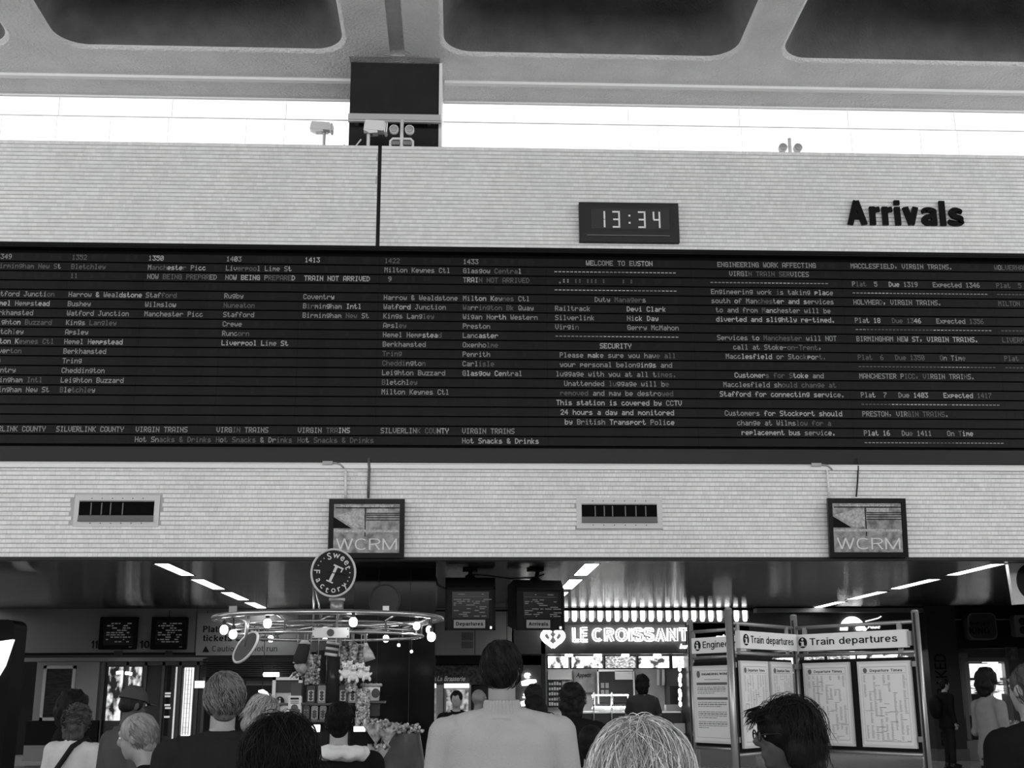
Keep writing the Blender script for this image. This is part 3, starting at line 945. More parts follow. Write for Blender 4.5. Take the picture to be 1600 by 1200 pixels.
def segs(x, which):
    th = .026
    sh = .012
    R_ = {'a': (x, x + dw, zz0 + dh - th, zz0 + dh), 'g': (x + .01, x + dw, zz0 + dh / 2 - th / 2, zz0 + dh / 2 + th / 2), 'd': (x, x + dw, zz0, zz0 + th),
          'b': (x + dw - th, x + dw, zz0 + dh / 2 + .006, zz0 + dh - .004), 'c': (x + dw - th, x + dw, zz0 + .004, zz0 + dh / 2 - .006),
          'f': (x, x + th, zz0 + dh / 2 + .006, zz0 + dh - .004)}
    for s_ in which:
        p = R_[s_]
        mb.box(p[0], p[1], YW - .152, YW - .146, p[2], p[3])
for px, ch in ((934, '1'), (957, '3'), (997, '3'), (1020, '4')):
    segs(at(px, 340, YW - .15).x, seg[ch])
xc_ = at(983.5, 340, YW - .15).x
mb.box(xc_ - .015, xc_ + .015, YW - .152, YW - .146, zz0 + dh * .25, zz0 + dh * .25 + .03).box(xc_ - .015, xc_ + .015, YW - .152, YW - .146, zz0 + dh * .68, zz0 + dh * .68 + .03)
mb.build('digits', dig, t)

# Arrivals lettering, each letter a piece
x0 = at(1323, 353, YW).x
x1 = at(1503, 353, YW).x
zb_ = at(1410, 353.5, YW).z
h = at(1340, 315, YW).z - at(1340, 353, YW).z
t = thing('wall_sign', 'black raised lettering reading Arrivals on the upper mosaic wall', 'sign', (x0, YW, zb_))
wds = 'Arrivals'
allmb = MB()
spans = put_word(allmb, wds, (x0, YW - .02, zb_), UX, UZ, x1 - x0, h, .19, .05, .1)
for i, ch in enumerate(wds):
    mb = MB()
    put_word(mb, ch, (x0 + spans[i][0], YW - .02, zb_), UX, UZ, spans[i][1] - spans[i][0], h, .19, .05)
    mb.build('letter', mat('black_letter', .008, .45), t)

# vents
def vent(px0, py0, px1, py1, ox0, oy0, ox1, oy1, label, fins):
    x0, x1, z0, z1 = strip_world(px0, py1, px1, py0, YW)
    t = thing('air_vent', label, 'vent', ((x0 + x1) / 2, YW, z0))
    a0, a1, b0, b1 = strip_world(ox0, oy1, ox1, oy0, YW)
    f = MB()
    f.box(x0, x1, YW - .02, YW + .02, z0, b0).box(x0, x1, YW - .02, YW + .02, b1, z1).box(x0, a0, YW - .02, YW + .02, b0, b1).box(a1, x1, YW - .02, YW + .02, b0, b1)
    f.build('frame', mat('vent_frame_cream', .55, .5), t)
    MB().box(a0, a1, YW - .01, YW + .0, b0, b1).build('duct', mat('duct_dark', .004, .9), t)
    for fr in fins:
        x = a0 + (a1 - a0) * fr
        MB().box(x - .008, x + .008, YW - .016, YW - .01, b0 + .1, b1 - .02).build('fin', mat('fin_grey', .12, .5), t)
    MB().box(a0, a1, YW - .05, YW - .012, b0, b0 + .02).box(a0, a1, YW - .03, YW - .02, b0 + .02, b0 + .09).build('flap', mat('flap_grey', .09, .5), t)
    MB().box(a0, a1, YW - .03, YW - .02, b1 + .005, b1 + .015).build('hood', mat('grey_fitting2', .2, .5), t)
    for k in range(6):
        x = x0 + .25 + k * (x1 - x0 - .5) / 5
        for z in (z0 + .05, z1 - .05):
            MB().cyl((x, YW - .024, z), (x, YW - .02, z), .008, 8).build('screw', dark, t)
vent(114, 774, 251, 823, 122, 784, 242, 815, 'white framed air vent left of the sweet stall sign', (.16, .3, .42, .58))
vent(901, 778, 1034, 826, 909, 789, 1026, 817, 'white framed air vent below the security text of the board', (.18, .3, .41, .58, .72, .85))

# wall screens, tilted forward
def wall_screen(px0, px1, py0, py1, label, seed):
    x0, x1, z0, z1 = strip_world(px0, py1, px1, py0, YW - .12)
    z0 -= .01
    tilt = math.radians(5)
    w, h = x1 - x0, (z1 - z0)
    t = thing('wall_screen', label, 'screen', ((x0 + x1) / 2, YW - .03, z0))
    M = Matrix.Translation(((x0 + x1) / 2, YW - .06, z0)) @ Matrix.Rotation(tilt, 4, 'X')
    f = MB()
    b = .065
    f.box(-w / 2, w / 2, -.06, .0, 0, b, M).box(-w / 2, w / 2, -.06, .0, h - b, h, M).box(-w / 2, -w / 2 + b, -.06, .0, b, h - b, M).box(w / 2 - b, w / 2, -.06, .0, b, h - b, M)
    f.build('bezel', black, t)
    MB().box(-w / 2 + b, w / 2 - b, -.04, .0, b, h - b, M).build('panel', mat('screen_dark', .02, .2), t)
    yS = -.042
    W2, H2 = w / 2 - b - .01, h - b * 2 - .02
    zb = b + .01
    im = MB()
    im.add([M @ Vector(p) for p in ((-W2, yS, zb), (W2, yS, zb), (W2, yS, zb + H2), (-W2, yS, zb + H2))], [(0, 1, 2, 3)])
    im.build('picture', _M.get('screen_picture') or emit_pattern('screen_picture', .035, .17, 11, (1, 1, 1), thresh=(.3, .7)), t)
    def q(mbx, fx0, fx1, fz0, fz1, dy=-.001):
        mbx.add([M @ Vector((-W2 + 2 * W2 * fx, yS + dy, zb + H2 * fz)) for fx, fz in ((fx0, fz0), (fx1, fz0), (fx1, fz1), (fx0, fz1))], [(0, 1, 2, 3)])
    d = MB()
    q(d, .47, .485, .33, .93)
    q(d, .02, 1, .91, .93)
    for z in (.66, .71, .76, .80):
        q(d, .49, 1, z, z + .018)
    d.add([M @ Vector((-W2 + 2 * W2 * fx, yS - .001, zb + H2 * fz)) for fx, fz in ((0, .5), (.27, .5), (0, .73))], [(0, 1, 2)])
    d.build('dark_shapes', mat('screen_black', .006, .4), t)
    p = MB()
    q(p, .0, 1, .42, .47, -.0012)
    q(p, .5, .82, .82, .9, -.0012)
    p.add([M @ Vector((-W2 + 2 * W2 * fx, yS - .0011, zb + H2 * fz)) for fx, fz in ((.02, .76), (.3, .52), (.46, .52), (.46, .88), (.3, .86))], [(0, 1, 2, 3, 4)])
    p.build('pale_shapes', _M.get('screen_pale') or emit_pattern('screen_pale', .10, .24, 30, thresh=(.3, .7)), t)
    l = MB()
    uz = (M.to_3x3() @ Vector((0, 0, 1)))
    put_word(l, 'WCRM', M @ Vector((-W2 * .92, yS - .003, zb + H2 * .06)), UX, uz, W2 * 1.85, H2 * .23, .085)
    put_text(l, 'We are building a railway we will be proud of', M @ Vector((-W2 * .8, yS - .003, zb + H2 * .945)), UX, uz, W2 * 1.6, H2 * .035, .01)
    l.build('lettering', emit('screen_text', .19, .2), t)
    br = MB().box(-.2, .2, -.0, .045, h * .3, h * .7, M)
    br.build('mount', blackm, t)
wall_screen(512, 633, 780, 870, 'black framed wall screen behind the round sweet stall sign', 1)
wall_screen(1297, 1412, 779, 869, 'black framed wall screen above the train departures display', 2)
# ================================================================== BACK WALL, SHOPS, HANGING SCREENS
def pbox(mb, px0, py0, px1, py1, Y, d=.02, back=0.0, M=None):
    x0, x1, z0, z1 = strip_world(px0, py1, px1, py0, Y)
    mb.box(x0, x1, Y - d, Y + back, max(z0, 0), z1)
    return mb
def prect(px0, py0, px1, py1, Y):
    return strip_world(px0, py1, px1, py0, Y)
def pt_text(name, txt, px0, py, px1, pytop, Y, m, parent, bold=.0, depth=.0, shear=0.0, spacing=1.0, **kw):
    """lettering whose first letter starts at px0, baseline at py, last ends at px1, capital height up to pytop"""
    a, b = at(px0, py, Y), at(px1, py, Y)
    h = at(px0, pytop, Y).z - a.z
    mb = MB()
    if shear or bold < 0:
        put_text(mb, txt, a, UX, UZ, b.x - a.x, h, bold, depth, spacing, shear)
    else:
        put_word(mb, txt, a, UX, UZ, b.x - a.x, h, .13 + bold * 1.6, depth)
    o = mb.build(name, m, parent, **kw)
    if len(txt) > 3:
        o['kind'] = 'stuff'
    return o
panel_l = mat('left_fascia_panel', 0.20, 0.4, noise=.12, scale=.6)
panel_m = mat('middle_fascia_panel', 0.22, 0.5, noise=.08, scale=.6)
fascia_d = mat('dark_fascia', 0.045, 0.35)
fascia_k = mat('black_fascia', 0.012, 0.35)
notice_white = mat('notice_white', .62, .5)
printb = mat('print_black', .02, .6)
# --- left fascia over the ticket gates
wb = MB()
x0, x1, z0, z1 = prect(-70, 950, 560, 1022, YB)
ZS_ = Z_WB + .06
wb.box(x0, x1, YB, YB + .4, z0, ZS_)
wl = struct(wb.build('wall_back', panel_l), 'pale grey fascia over the ticket gates')
MB().box(x0, x1, YB - .012, YB, z0 - .03, z0 + .02).build('shadow_joint', blackm, wl)
xa, xb_, za, zb_ = prect(-70, 1027, 322, 1034, YB)
MB().box(xa, xb_, YB - .03, YB + .3, za, zb_).build('lintel', panel_l, wl)
for px in (262, 305, 322, 445):
    x = at(px, 1000, YB).x
    MB().box(x - .008, x + .008, YB - .006, YB, z0 + .02, ZS_ - .1).build('panel_joint', mat('joint_grey', .07, .6), wl)
# left lower wall with framed notice
lw = MB()
pbox(lw, 50, 1034, 156, 1126, YB, 0, .3)
lwo = struct(lw.build('wall_left', panel_l), 'pale grey wall left of the lit kiosk window')
nb = thing('framed_notice', 'dark framed notice on pale wall behind the dark haired people at left', 'notice', (at(90, 1120, YB).x, YB, at(90, 1120, YB).z))
f = MB()
x0, x1, z0, z1 = prect(62, 1040, 120, 1126, YB)
f.box(x0, x1, YB - .05, YB, z0, z0 + .07).box(x0, x1, YB - .05, YB, z1 - .07, z1).box(x0, x0 + .07, YB - .05, YB, z0, z1).box(x1 - .07, x1, YB - .05, YB, z0, z1)
f.build('frame', mat('aluminium_pale', .40, .4), nb)
MB().box(x0 + .06, x1 - .06, YB - .03, YB, z0 + .06, z1 - .06).build('poster', mat('dark_poster', .02, .2, noise=.8, scale=6, stretch=(1, 1, 6)), nb)
struct(pbox(MB(), 38, 1126, 156, 1164, YB, 0, .3).build('trim_1', blackm), 'black band below the pale left wall')
struct(pbox(MB(), 35, 1164, 156, 1190, YB, 0, .3).build('trim_2', panel_l), 'grey band at the foot of the left wall')
# numbered screens
def small_screen(px0, py0, px1, py1, Y, label, seed, depth=.14):
    Y -= .08
    x0, x1, z0, z1 = prect(px0, py0, px1, py1, Y)
    t = thing('platform_screen', label, 'screen', ((x0 + x1) / 2, Y, z0))
    MB().bevbox(x0, x1, Y - .06, Y + depth - .06, z0, z1, .03).build('casing', blackm, t)
    w, h = x1 - x0, z1 - z0
    mx0, mx1, mz0, mz1 = x0 + w * .2, x1 - w * .14, z0 + h * .2, z1 - h * .17
    MB().box(mx0 - .06, mx1 + .06, Y - .066, Y - .06, mz0 - .05, mz1 + .05).build('glass', mat('tube_glass', .006, .12), t)
    rnd = random.Random(seed)
    mb = MB()
    rows_ = 9
    for r in range(rows_):
        zz = mz1 - (mz1 - mz0) * (r + .5) / rows_
        x = mx0 + (.0 if r % 3 else .1)
        while x < mx1 - .05:
            l = rnd.uniform(.03, .12)
            if rnd.random() < .62:
                mb.box(x, min(x + l, mx1), Y - .0685, Y - .066, zz - .012, zz + .012)
            x += l + .025
    mb.build('text_lines', _M.get('crt_text') or emit('crt_text', .05, .05), t, kind='stuff')
    MB().box(x1 - w * .18, x1 - w * .1, Y - .068, Y - .06, z0 + h * .06, z0 + h * .09).build('control', mat('grey_btn', .2, .5), t)
    return t
small_screen(154, 964, 216, 1015, YB, 'black platform screen in the pale fascia, left of the pair', 4)
small_screen(235, 964, 294, 1015, YB, 'black platform screen in the pale fascia, right of the pair', 9)
for txt, a, b, lab in (('11', 142, 152, 'black number 11 beside the platform screen'), ('10', 217, 233, 'black number 10 between the two platform screens')):
    o = pt_text('platform_number', txt, a, 1013, b, 1001, YB - .01, printb, None, .02, .01)
    tag(o, lab, 'sign')
for a, b, lab in ((178, 192, 'small grey label plate under the left platform screen'), (258, 270, 'small dark label plate under the right platform screen')):
    o = pbox(MB(), a, 1017, b, 1023, YB, .015).build('label_plate', mat('plate_grey', .06, .5))
    tag(o, lab, 'plate')
# ticket sign painted on the fascia
t = thing('gate_sign', 'fascia lettering about platforms and tickets with caution line behind the stall ring', 'sign', (at(375, 1020, YB).x, YB, at(375, 1020, YB).z))
pbox(MB(), 306, 958, 466, 1024, YB, .02).build('panel', mat('sign_panel_pale', .30, .5), t)
pt_text('lettering', 'Platforms & trains', 317, 988, 430, 978, YB - .03, printb, t, .03)
pt_text('lettering', 'tickets and cards', 317, 1002, 436, 992, YB - .03, printb, t, .025)
pt_text('lettering', 'Caution do not run', 331, 1018, 433, 1009, YB - .03, mat('print_grey', .08, .6), t, .01)
a, b, c_ = at(316, 1019, YB - .03), at(327, 1019, YB - .03), at(321.5, 1009, YB - .03)
mb = MB(); mb.add([a, b, c_], [(0, 1, 2)]); mb.build('warning_triangle', printb, t)

# --- lit kiosk / ticket hall front left
glassd = mat('dark_glazing', .012, .12)
lit_w = emit('lit_panel', 1.6)
lit_m = emit_pattern('lit_display', .0, .75, 7, (1, 1, .6), thresh=(.42, .62))
t = thing('kiosk_front', 'dark framed kiosk front with lit window displays and bright vertical light panel', 'kiosk', (at(240, 1190, YB).x, YB, 0))
x0, x1, z0, z1 = prect(156, 1034, 318, 1200, YB)
MB().box(x0, x1, YB + .1, YB + .4, 0, z1).build('wall_panel', mat('kiosk_grey', .045, .3, noise=.2, scale=.8), t)
fr = MB()
for px in (158, 195, 224, 252, 278, 306, 317):
    x = at(px, 1100, YB).x
    fr.box(x - .03, x + .03, YB, YB + .1, 0, z1)
fr.box(x0, x1, YB, YB + .1, z1 - .08, z1)
fr.build('frame', mat('kiosk_frame', .06, .3, metal=.6), t)
pbox(MB(), 164, 1042, 193, 1126, YB + .06, .0, .03).build('pane', lit_m, t, label='lit shop window with display')
pbox(MB(), 199, 1042, 222, 1072, YB + .06, .0, .03).build('pane', lit_m, t, label='lit shop window with display')
pbox(MB(), 255, 1040, 268, 1150, YB + .06, .0, .03).build('pane', glassd, t)
pbox(MB(), 270, 1042, 275, 1158, YB + .06, .0, .03).build('light_strip', emit('lit_strip', .28), t)
MBl = MB()
pbox(MBl, 282, 1043, 303, 1150, YB + .05, .0, .04).build('light_panel', emit_pattern('light_panel_lit', .62, 1.1, 1.1, (.3, .3, 1)), t, label='bright vertical light panel')
li = MB()
for k in range(5):
    x = at(283.5 + k * 4.4, 1100, YB + .05).x
    a0, a1, b0, b1 = prect(282, 1044, 303, 1148, YB + .05)
    li.box(x - .006, x + .006, YB + .035, YB + .05, b0, b1)
for k in range(14):
    z = b0 + (b1 - b0) * (k + .5) / 14
    li.box(a0 + .05, a1 - .05, YB + .038, YB + .05, z - .003, z + .003)
li.build('printed_grid', mat('grid_grey', .25, .6), t, kind='stuff')
pr = MB()
rnd = random.Random(5)
for k in range(16):
    y = 1068 + k * 4.6
    pr2 = 256 + rnd.random() * 2
    if k in (3, 4, 7, 8, 11):
        pbox(pr, pr2, y, pr2 + 9, y + 3, YB + .06, .01)
pr.build('price_cards', emit('card_lit', .2), t, kind='stuff')
for px, w in ((182, 10), (196, 10)):
    o = MB().tube([at(px, 1051.5, YB - .3), at(px + w, 1050.5 if px < 190 else 1053, YB - .3)], .035, 8).build('lamp', emit('small_lamp', 4.0), t)
# --- passage to the trains: dark slatted ceiling, oval lamps
struct(pbox(MB(), 318, 1034, 560, 1060, YB, -.02, .5).build('passage_lintel', blackm), 'black lintel over the passage to the trains')
ps = MB()
for k in range(9):
    z = at(400, 1030 + k * 3.2, YB).z
    ps.box(at(318, 1040, YB).x, at(556, 1040, YB).x, YB - .12 + k * .01, YB - .02, z - .02, z + .01)
ps.build('louvre_slats', mat('slat_dark', .03, .4), bpy.data.objects['passage_lintel'], kind='stuff')
struct(MB().box(at(318, 1100, YB).x, at(560, 1100, YB).x, 34, 34.3, 0, 3).build('wall_passage', mat('passage_dark', .02, .6)), 'dark wall at the end of the passage')
o = MB().tube([at(411, 1054, YB - .25), at(436, 1054, YB - .25)], .045, 10).build('oval_lamp', emit('oval_lamp_lit', 5))
MB().tube([at(424, 1053, YB - .25), at(424, 1040, YB - .25) + Vector((0, .2, 0))], .012, 6).build('hanger', dark, o)
tag(o, 'bright pill shaped lamp over the passage beside the blonde woman', 'light')
o = pbox(MB(), 385, 1064, 425, 1071, YB + 1, .05).build('beam_panel', mat('beam_grey', .14, .5))
tag(o, 'pale horizontal beam in the passage above the blonde woman', 'beam')
pr = [at(404, 1080, 26), at(410, 1080.5, 26), at(415, 1084, 26), at(418.5, 1090, 26), at(420, 1097, 26)]
o = MB().tube([tuple(p) for p in pr], [.02, .045, .05, .045, .02], 8).build('curved_lamp', emit('curved_lamp_lit', 2.0))
MB().tube([Vector(pr[1]), Vector((pr[1][0], pr[1][1], ZS + .02))], .008, 6).build('hanger', dark, o)
tag(o, 'small curved bright lamp behind the blonde woman looking down', 'light')
o = pbox(MB(), 306, 1064, 320, 1075, YB - .2, .15).build('exit_light', emit('exit_box_lit', 1.1))
tag(o, 'small bright light box beside the vertical light panel', 'light')

# --- black glossy column below the board wall, at the sweet stall
bc = MB()
x0, x1, _, _ = prect(546, 900, 681, 1200, 19.6)
bc.box(x0, x1, 19.6, 21.2, 0, ZS_)
co = struct(bc.build('column', mat('black_granite', .006, .10, noise=.4, scale=3)), 'black polished column behind the sweet stall')
for px in (590, 640):
    x = at(px, 1000, 19.6).x
    MB().box(x - .004, x + .004, 19.594, 19.6, 0, ZS).build('panel_joint', dark, co)
# --- pale wall between the column and the croissant bar
x0, x1, z0, z1 = prect(600, 900, 802, 1024, YB)
wm = struct(MB().box(x0, x1, YB, YB + .4, z0, ZS_).build('wall_middle', panel_m), 'pale wall panel behind the hanging screens')
zz = at(740, 954, YB).z
MB().box(x0, x1, YB - .008, YB, zz - .02, zz + .02).build('panel_joint', mat('joint_black', .01, .7), wm)
for px in (742, 792):
    x = at(px, 1000, YB).x
    MB().box(x - .01, x + .01, YB - .006, YB, z0, z1).build('panel_joint', mat('joint_grey', .07, .6), wm)
t = thing('speaker_grille', 'small perforated speaker grille under the hanging Departures screen', 'speaker', (at(730, 1012, YB).x, YB, at(730, 1012, YB).z))
x0, x1, z0, z1 = prect(721, 988, 739, 1013, YB)
MB().box(x0, x1, YB - .01, YB, z0, z1).build('plate', mat('grille_plate', .18, .5), t)
mb = MB()
for i in range(8):
    for j in range(12):
        if j in (5,):
            continue
        xx, zz = x0 + (i + .5) * (x1 - x0) / 8, z0 + (j + .5) * (z1 - z0) / 12
        mb.box(xx - .01, xx + .01, YB - .012, YB - .01, zz - .01, zz + .01)
mb.build('holes', blackm, t, kind='stuff')
# little shop under it
struct(pbox(MB(), 600, 1024, 852, 1040, YB, -.05, .4).build('lintel', blackm), 'black lintel under the pale wall panel')
t = thing('shop_front', 'small shop front with script sign and lit cabinet behind the man in dark suit', 'shop', (at(715, 1190, YB).x, YB, 0))
mott = mat('mottled_board', .045, .5, noise=.9, scale=14)
pbox(MB(), 678, 1040, 852, 1200, YB + .3, 0, .1).build('back_panel', mat('shop_dark', .03, .4), t)
pbox(MB(), 678, 1038, 756, 1070, YB + .05, 0, .1).build('sign_board', mott, t)
pt_text('lettering', 'La Brasserie', 683, 1064, 727, 1056, YB + .04, mat('sign_pale', .4, .5), t, .02, 0, .3)
pbox(MB(), 679, 1068, 693, 1130, YB + .1, 0, .1).build('light_post', mat('post_pale', .35, .5), t)
cb = MB()
x0, x1, z0, z1 = prect(693, 1070, 736, 1200, YB)
cb.box(x0, x1, YB, YB + .3, 0, z1).build('cabinet', mat('cabinet_grey', .2, .4), t)
pbox(MB(), 694, 1068, 733, 1075, YB, .05).build('cabinet_light', emit('cabinet_lit', 1.2), t)
pbox(MB(), 697, 1077, 732, 1128, YB, .01).build('cabinet_glass', emit_pattern('cabinet_glow', .03, .4, 9, thresh=(.35, .65)), t)
# script lights reading down the jamb of the croissant bar
t = thing('lit_side_sign', 'vertical lit sign on dark jamb left of the croissant bar', 'sign', (at(828, 1110, YB).x, YB, at(828, 1110, YB).z))
pbox(MB(), 800, 1024, 852, 1200, YB, -.05, .3).build('panel', fascia_d, t)
neon = emit('neon_white', 3.0)
pt_text('lettering', 'e', 819, 1060, 829, 1048, YB - .0, neon, t, .05, .03)
pt_text('lettering', 's', 817, 1091, 828, 1080, YB - .0, neon, t, .05, .03)
for a in ((815, 1067, 838, 1064), (814, 1099, 833, 1102)):
    MB().tube([at(a[0], a[1] + 1, YB), at((a[0] + a[2]) / 2, a[1] - 1, YB), at(a[2], a[3], YB)], [.05, .07, .03], 8).build('stroke', neon, t)

# --- croissant bar
XC0, XC1, _, _ = prect(853, 1000, 1074, 1100, YB)
t = thing('croissant_bar', 'croissant bar front with neon name sign, scalloped light canopy and lit menus', 'shop', ((XC0 + XC1) / 2, YB, 0))
x0, x1, z0, z1 = prect(800, 973, 1170, 1022, YB)
MB().box(x0, x1, YB, YB + .4, z0, ZS_).build('fascia', fascia_d, t)
# scalloped canopy: a lit box with translucent tubes and dark gaps
nt_ = 0
tubes_lit = emit('canopy_tube', 3.5)
tubes_dim = mat('canopy_bracket', .12, .4)
px = 879
while px < 1168:
    a, b = at(px, 955, YB), at(px + 8.5, 972, YB)
    r = (b.x - a.x) / 2
    zt, zb2 = at(px, 952.5, YB).z, at(px, 971.5, YB).z
    MB().tube([((a.x + b.x) / 2, YB - .16, zt), ((a.x + b.x) / 2, YB - .16, (zt + zb2) / 2), ((a.x + b.x) / 2, YB - .16, zb2 + .05), ((a.x + b.x) / 2, YB - .16, zb2)], [r * .92, r * .92, r * .92, r * .6], 10).build('canopy_light', tubes_lit, t)
    MB().box(b.x + .02, b.x + .05, YB - .08, YB, zb2 + .08, zt).build('canopy_bracket', tubes_dim, t)
    px += 13.25
MB().box(at(876, 955, YB).x, at(1172, 955, YB).x, YB - .3, YB - .26, at(1000, 953.5, YB).z - .03, at(1000, 953.5, YB).z + .04).build('canopy_rail', black, t)
MB().box(at(876, 955, YB).x, at(1172, 955, YB).x, YB - .03, YB, at(1000, 972, YB).z - .03, ZS).build('canopy_reflector', mat('canopy_back', .03, .5), t)
# name sign: neon outline letters with dark inside
def neon_word(txt, px0, px1, base, top, Y, parent):
    a, b = at(px0, base, Y), at(px1, base, Y)
    h = at(px0, top, Y).z - a.z
    m1 = MB()
    put_word(m1, txt, a, UX, UZ, b.x - a.x, h, .17, .04, .13, draw=.25)
    m1.build('neon_letters', neon, parent, kind='stuff')
    m2 = MB()
    put_word(m2, txt, (a.x, Y - .05, a.z), UX, UZ, b.x - a.x, h, .17, .01, .13, draw=.07)
    m2.build('letter_centres', mat('letter_centre', .25, .4), parent, kind='stuff')
neon_word('LE', 895, 918, 1003, 981, YB - .08, t)
neon_word('CROISSANT', 926, 1075, 1002, 982, YB - .08, t)
pt_text('lettering', 'bar', 1062, 1013, 1076, 1006, YB - .08, neon, t, .04, .03, .3)
# heart shaped croissant logo
lg = MB()
hc = at(864, 997, YB - .08)
for sgn in (-1, 1):
    pts, rs = [], []
    for k in range(13):
        tq = sgn * (.55 + (PI - .55) * k / 12)
        pts.append((hc.x + .0155 * 16 * math.sin(tq) ** 3, YB - .08, hc.z + .0135 * (13 * math.cos(tq) - 5 * math.cos(2 * tq) - 2 * math.cos(3 * tq) - math.cos(4 * tq))))
        rs.append(.028 + .024 * math.sin(PI * k / 12) + .006 * (k % 2))
    lg.tube(pts, rs, 8)
    lg.tube([(hc.x + sgn * .12, YB - .08, hc.z + .12), (hc.x + sgn * .05, YB - .08, hc.z + .02), (hc.x + sgn * .09, YB - .08, hc.z - .05)], [.02, .03, .02], 8)
lg.build('croissant_emblem', neon, t)
# opening: interior
xi0, xi1 = XC0, XC1
zt = at(960, 1022, YB).z
inn = mat('bar_inner_wall', .28, .6, noise=.2, scale=3)
MB().box(xi0, xi1, 32.5, 32.7, 0, zt + .3).build('back_panel', inn, t)
MB().box(xi0 - .1, xi0, YB, 32.7, 0, zt + .3).box(xi1, xi1 + .12, YB, 32.7, 0, zt + .3).build('side_panel', fascia_k, t)
MB().box(xi0, xi1, YB + .4, 32.7, zt + .2, zt + .3).build('ceiling_panel', fascia_d, t)
menus = [(855, 889), (892, 942), (945, 994), (997, 1046), (1050, 1070)]
m_a = emit_pattern('menu_picture', .05, 2.4, 5.5, thresh=(.38, .6))
m_b = emit_pattern('menu_prices', .08, .9, 16, (1, 1, 3), thresh=(.4, .65))
for i, (a, b) in enumerate(menus):
    x0, x1, z0, z1 = prect(a, 1024, b, 1045, YB + .6)
    bx = MB().box(x0, x1, YB + .6, YB + .8, z0, z1).build('menu_lightbox', blackm, t)
    MB().box(x0 + .02, x1 - .02, YB + .58, YB + .6, z0 + .02, z1 - .02).build('menu_face', m_b if i in (2,) else m_a, bx)
for px in (889, 934, 977, 1027):
    p = at(px, 1024, YB + .35)
    MB().ell((p.x, YB + .35, p.z), (.1, .06, .04), 12, 6).build('spot_lamp', emit('spot_lit', 8), t)
# pictures, oven, shelves on the back wall
YI = 32.4
pbox(MB(), 897, 1047, 929, 1082, YI, .03).build('picture', mat('poster_mid', .14, .5, noise=.6, scale=3), t)
pt_text('lettering', 'Appetit', 900, 1058, 924, 1051, YI - .04, printb, t, .03, 0, .3)
pbox(MB(), 856, 1046, 893, 1062, YI, .04).build('pale_panel', mat('panel_pale2', .4, .5), t)
sh = MB()
pbox(sh, 856, 1062, 878, 1105, YI, .05)
sh.build('shelf_unit', fascia_k, t)
sj = MB()
rnd = random.Random(2)
for r in range(5):
    for c2 in range(5):
        a = 857.5 + c2 * 4
        pbox(sj, a, 1065 + r * 8 + rnd.random() * 2, a + 2.6, 1070.5 + r * 8, YI - .05, .06)
sj.build('stock', mat('stock_pale', .3, .5), t, kind='stuff')
ov = MB()
pbox(ov, 936, 1049, 990, 1098, YI, .3)
ov.build('oven', mat('oven_dark', .02, .25), t)
f = MB()
x0, x1, z0, z1 = prect(934, 1046, 991, 1100, YI - .32)
f.box(x0, x1, YI - .34, YI - .31, z1 - .05, z1).box(x0, x0 + .04, YI - .34, YI - .31, z0, z1).box(x1 - .04, x1, YI - .34, YI - .31, z0, z1)
f.build('oven_frame', steel, t)
pbox(MB(), 961, 1048, 988, 1062, YI - .33, .01).build('oven_panel', mat('oven_panel_m', .35, .4), t)
for a in ((939, 1067), (946, 1067), (939, 1078), (946, 1078)):
    pbox(MB(), a[0], a[1], a[0] + 5, a[1] + 8, YI - .33, .01).build('oven_window', mat('oven_window_m', .12, .3), t)
for px in (1029, 1037, 1045):
    MB().tube([at(px, 1046, YI - .1), at(px, 1071, YI - .1)], .045, 8).build('cup_stack', mat('cups_white', .55, .5), t)
# coffee machine and till
pbox(MB(), 1042, 1072, 1060, 1100, 31.0, .5).build('coffee_machine', mat('machine_dark', .015, .3), t)
pbox(MB(), 1038, 1101, 1064, 1110, 30.4, .3).build('till', mat('till_grey', .2, .4), t)
for k, py in enumerate((1046, 1056, 1062, 1070, 1080, 1085, 1092, 1100)):
    p = at(1062 + (k % 2), py, YB + .5)
    MB().ell(p, (.04, .04, .05 + .02 * (k % 3)), 8, 6).build('lamp_bead', emit('bead_lit', 3.0), t)
# counter
ct = MB()
zc = at(950, 1114, YB + 1.0).z
MB().box(xi0 + .9, xi1 - .1, YB + .7, YB + 1.5, 0, zc).build('counter', mat('counter_dark', .03, .3), t)
MB().box(xi0 + .9, xi1 - .1, YB + .66, YB + 1.5, zc, zc + .04).build('counter_top', steel, t)
pbox(MB(), 1040, 1130, 1070, 1146, YB + .65, .02).build('price_board', mat('pale_board', .5, .5), t)
for px in (956, 928):
    MB().tube([at(px, 1150, YB + .5), at(px, 1082, YB + .5)], .02, 8).build('post', chrome, t)
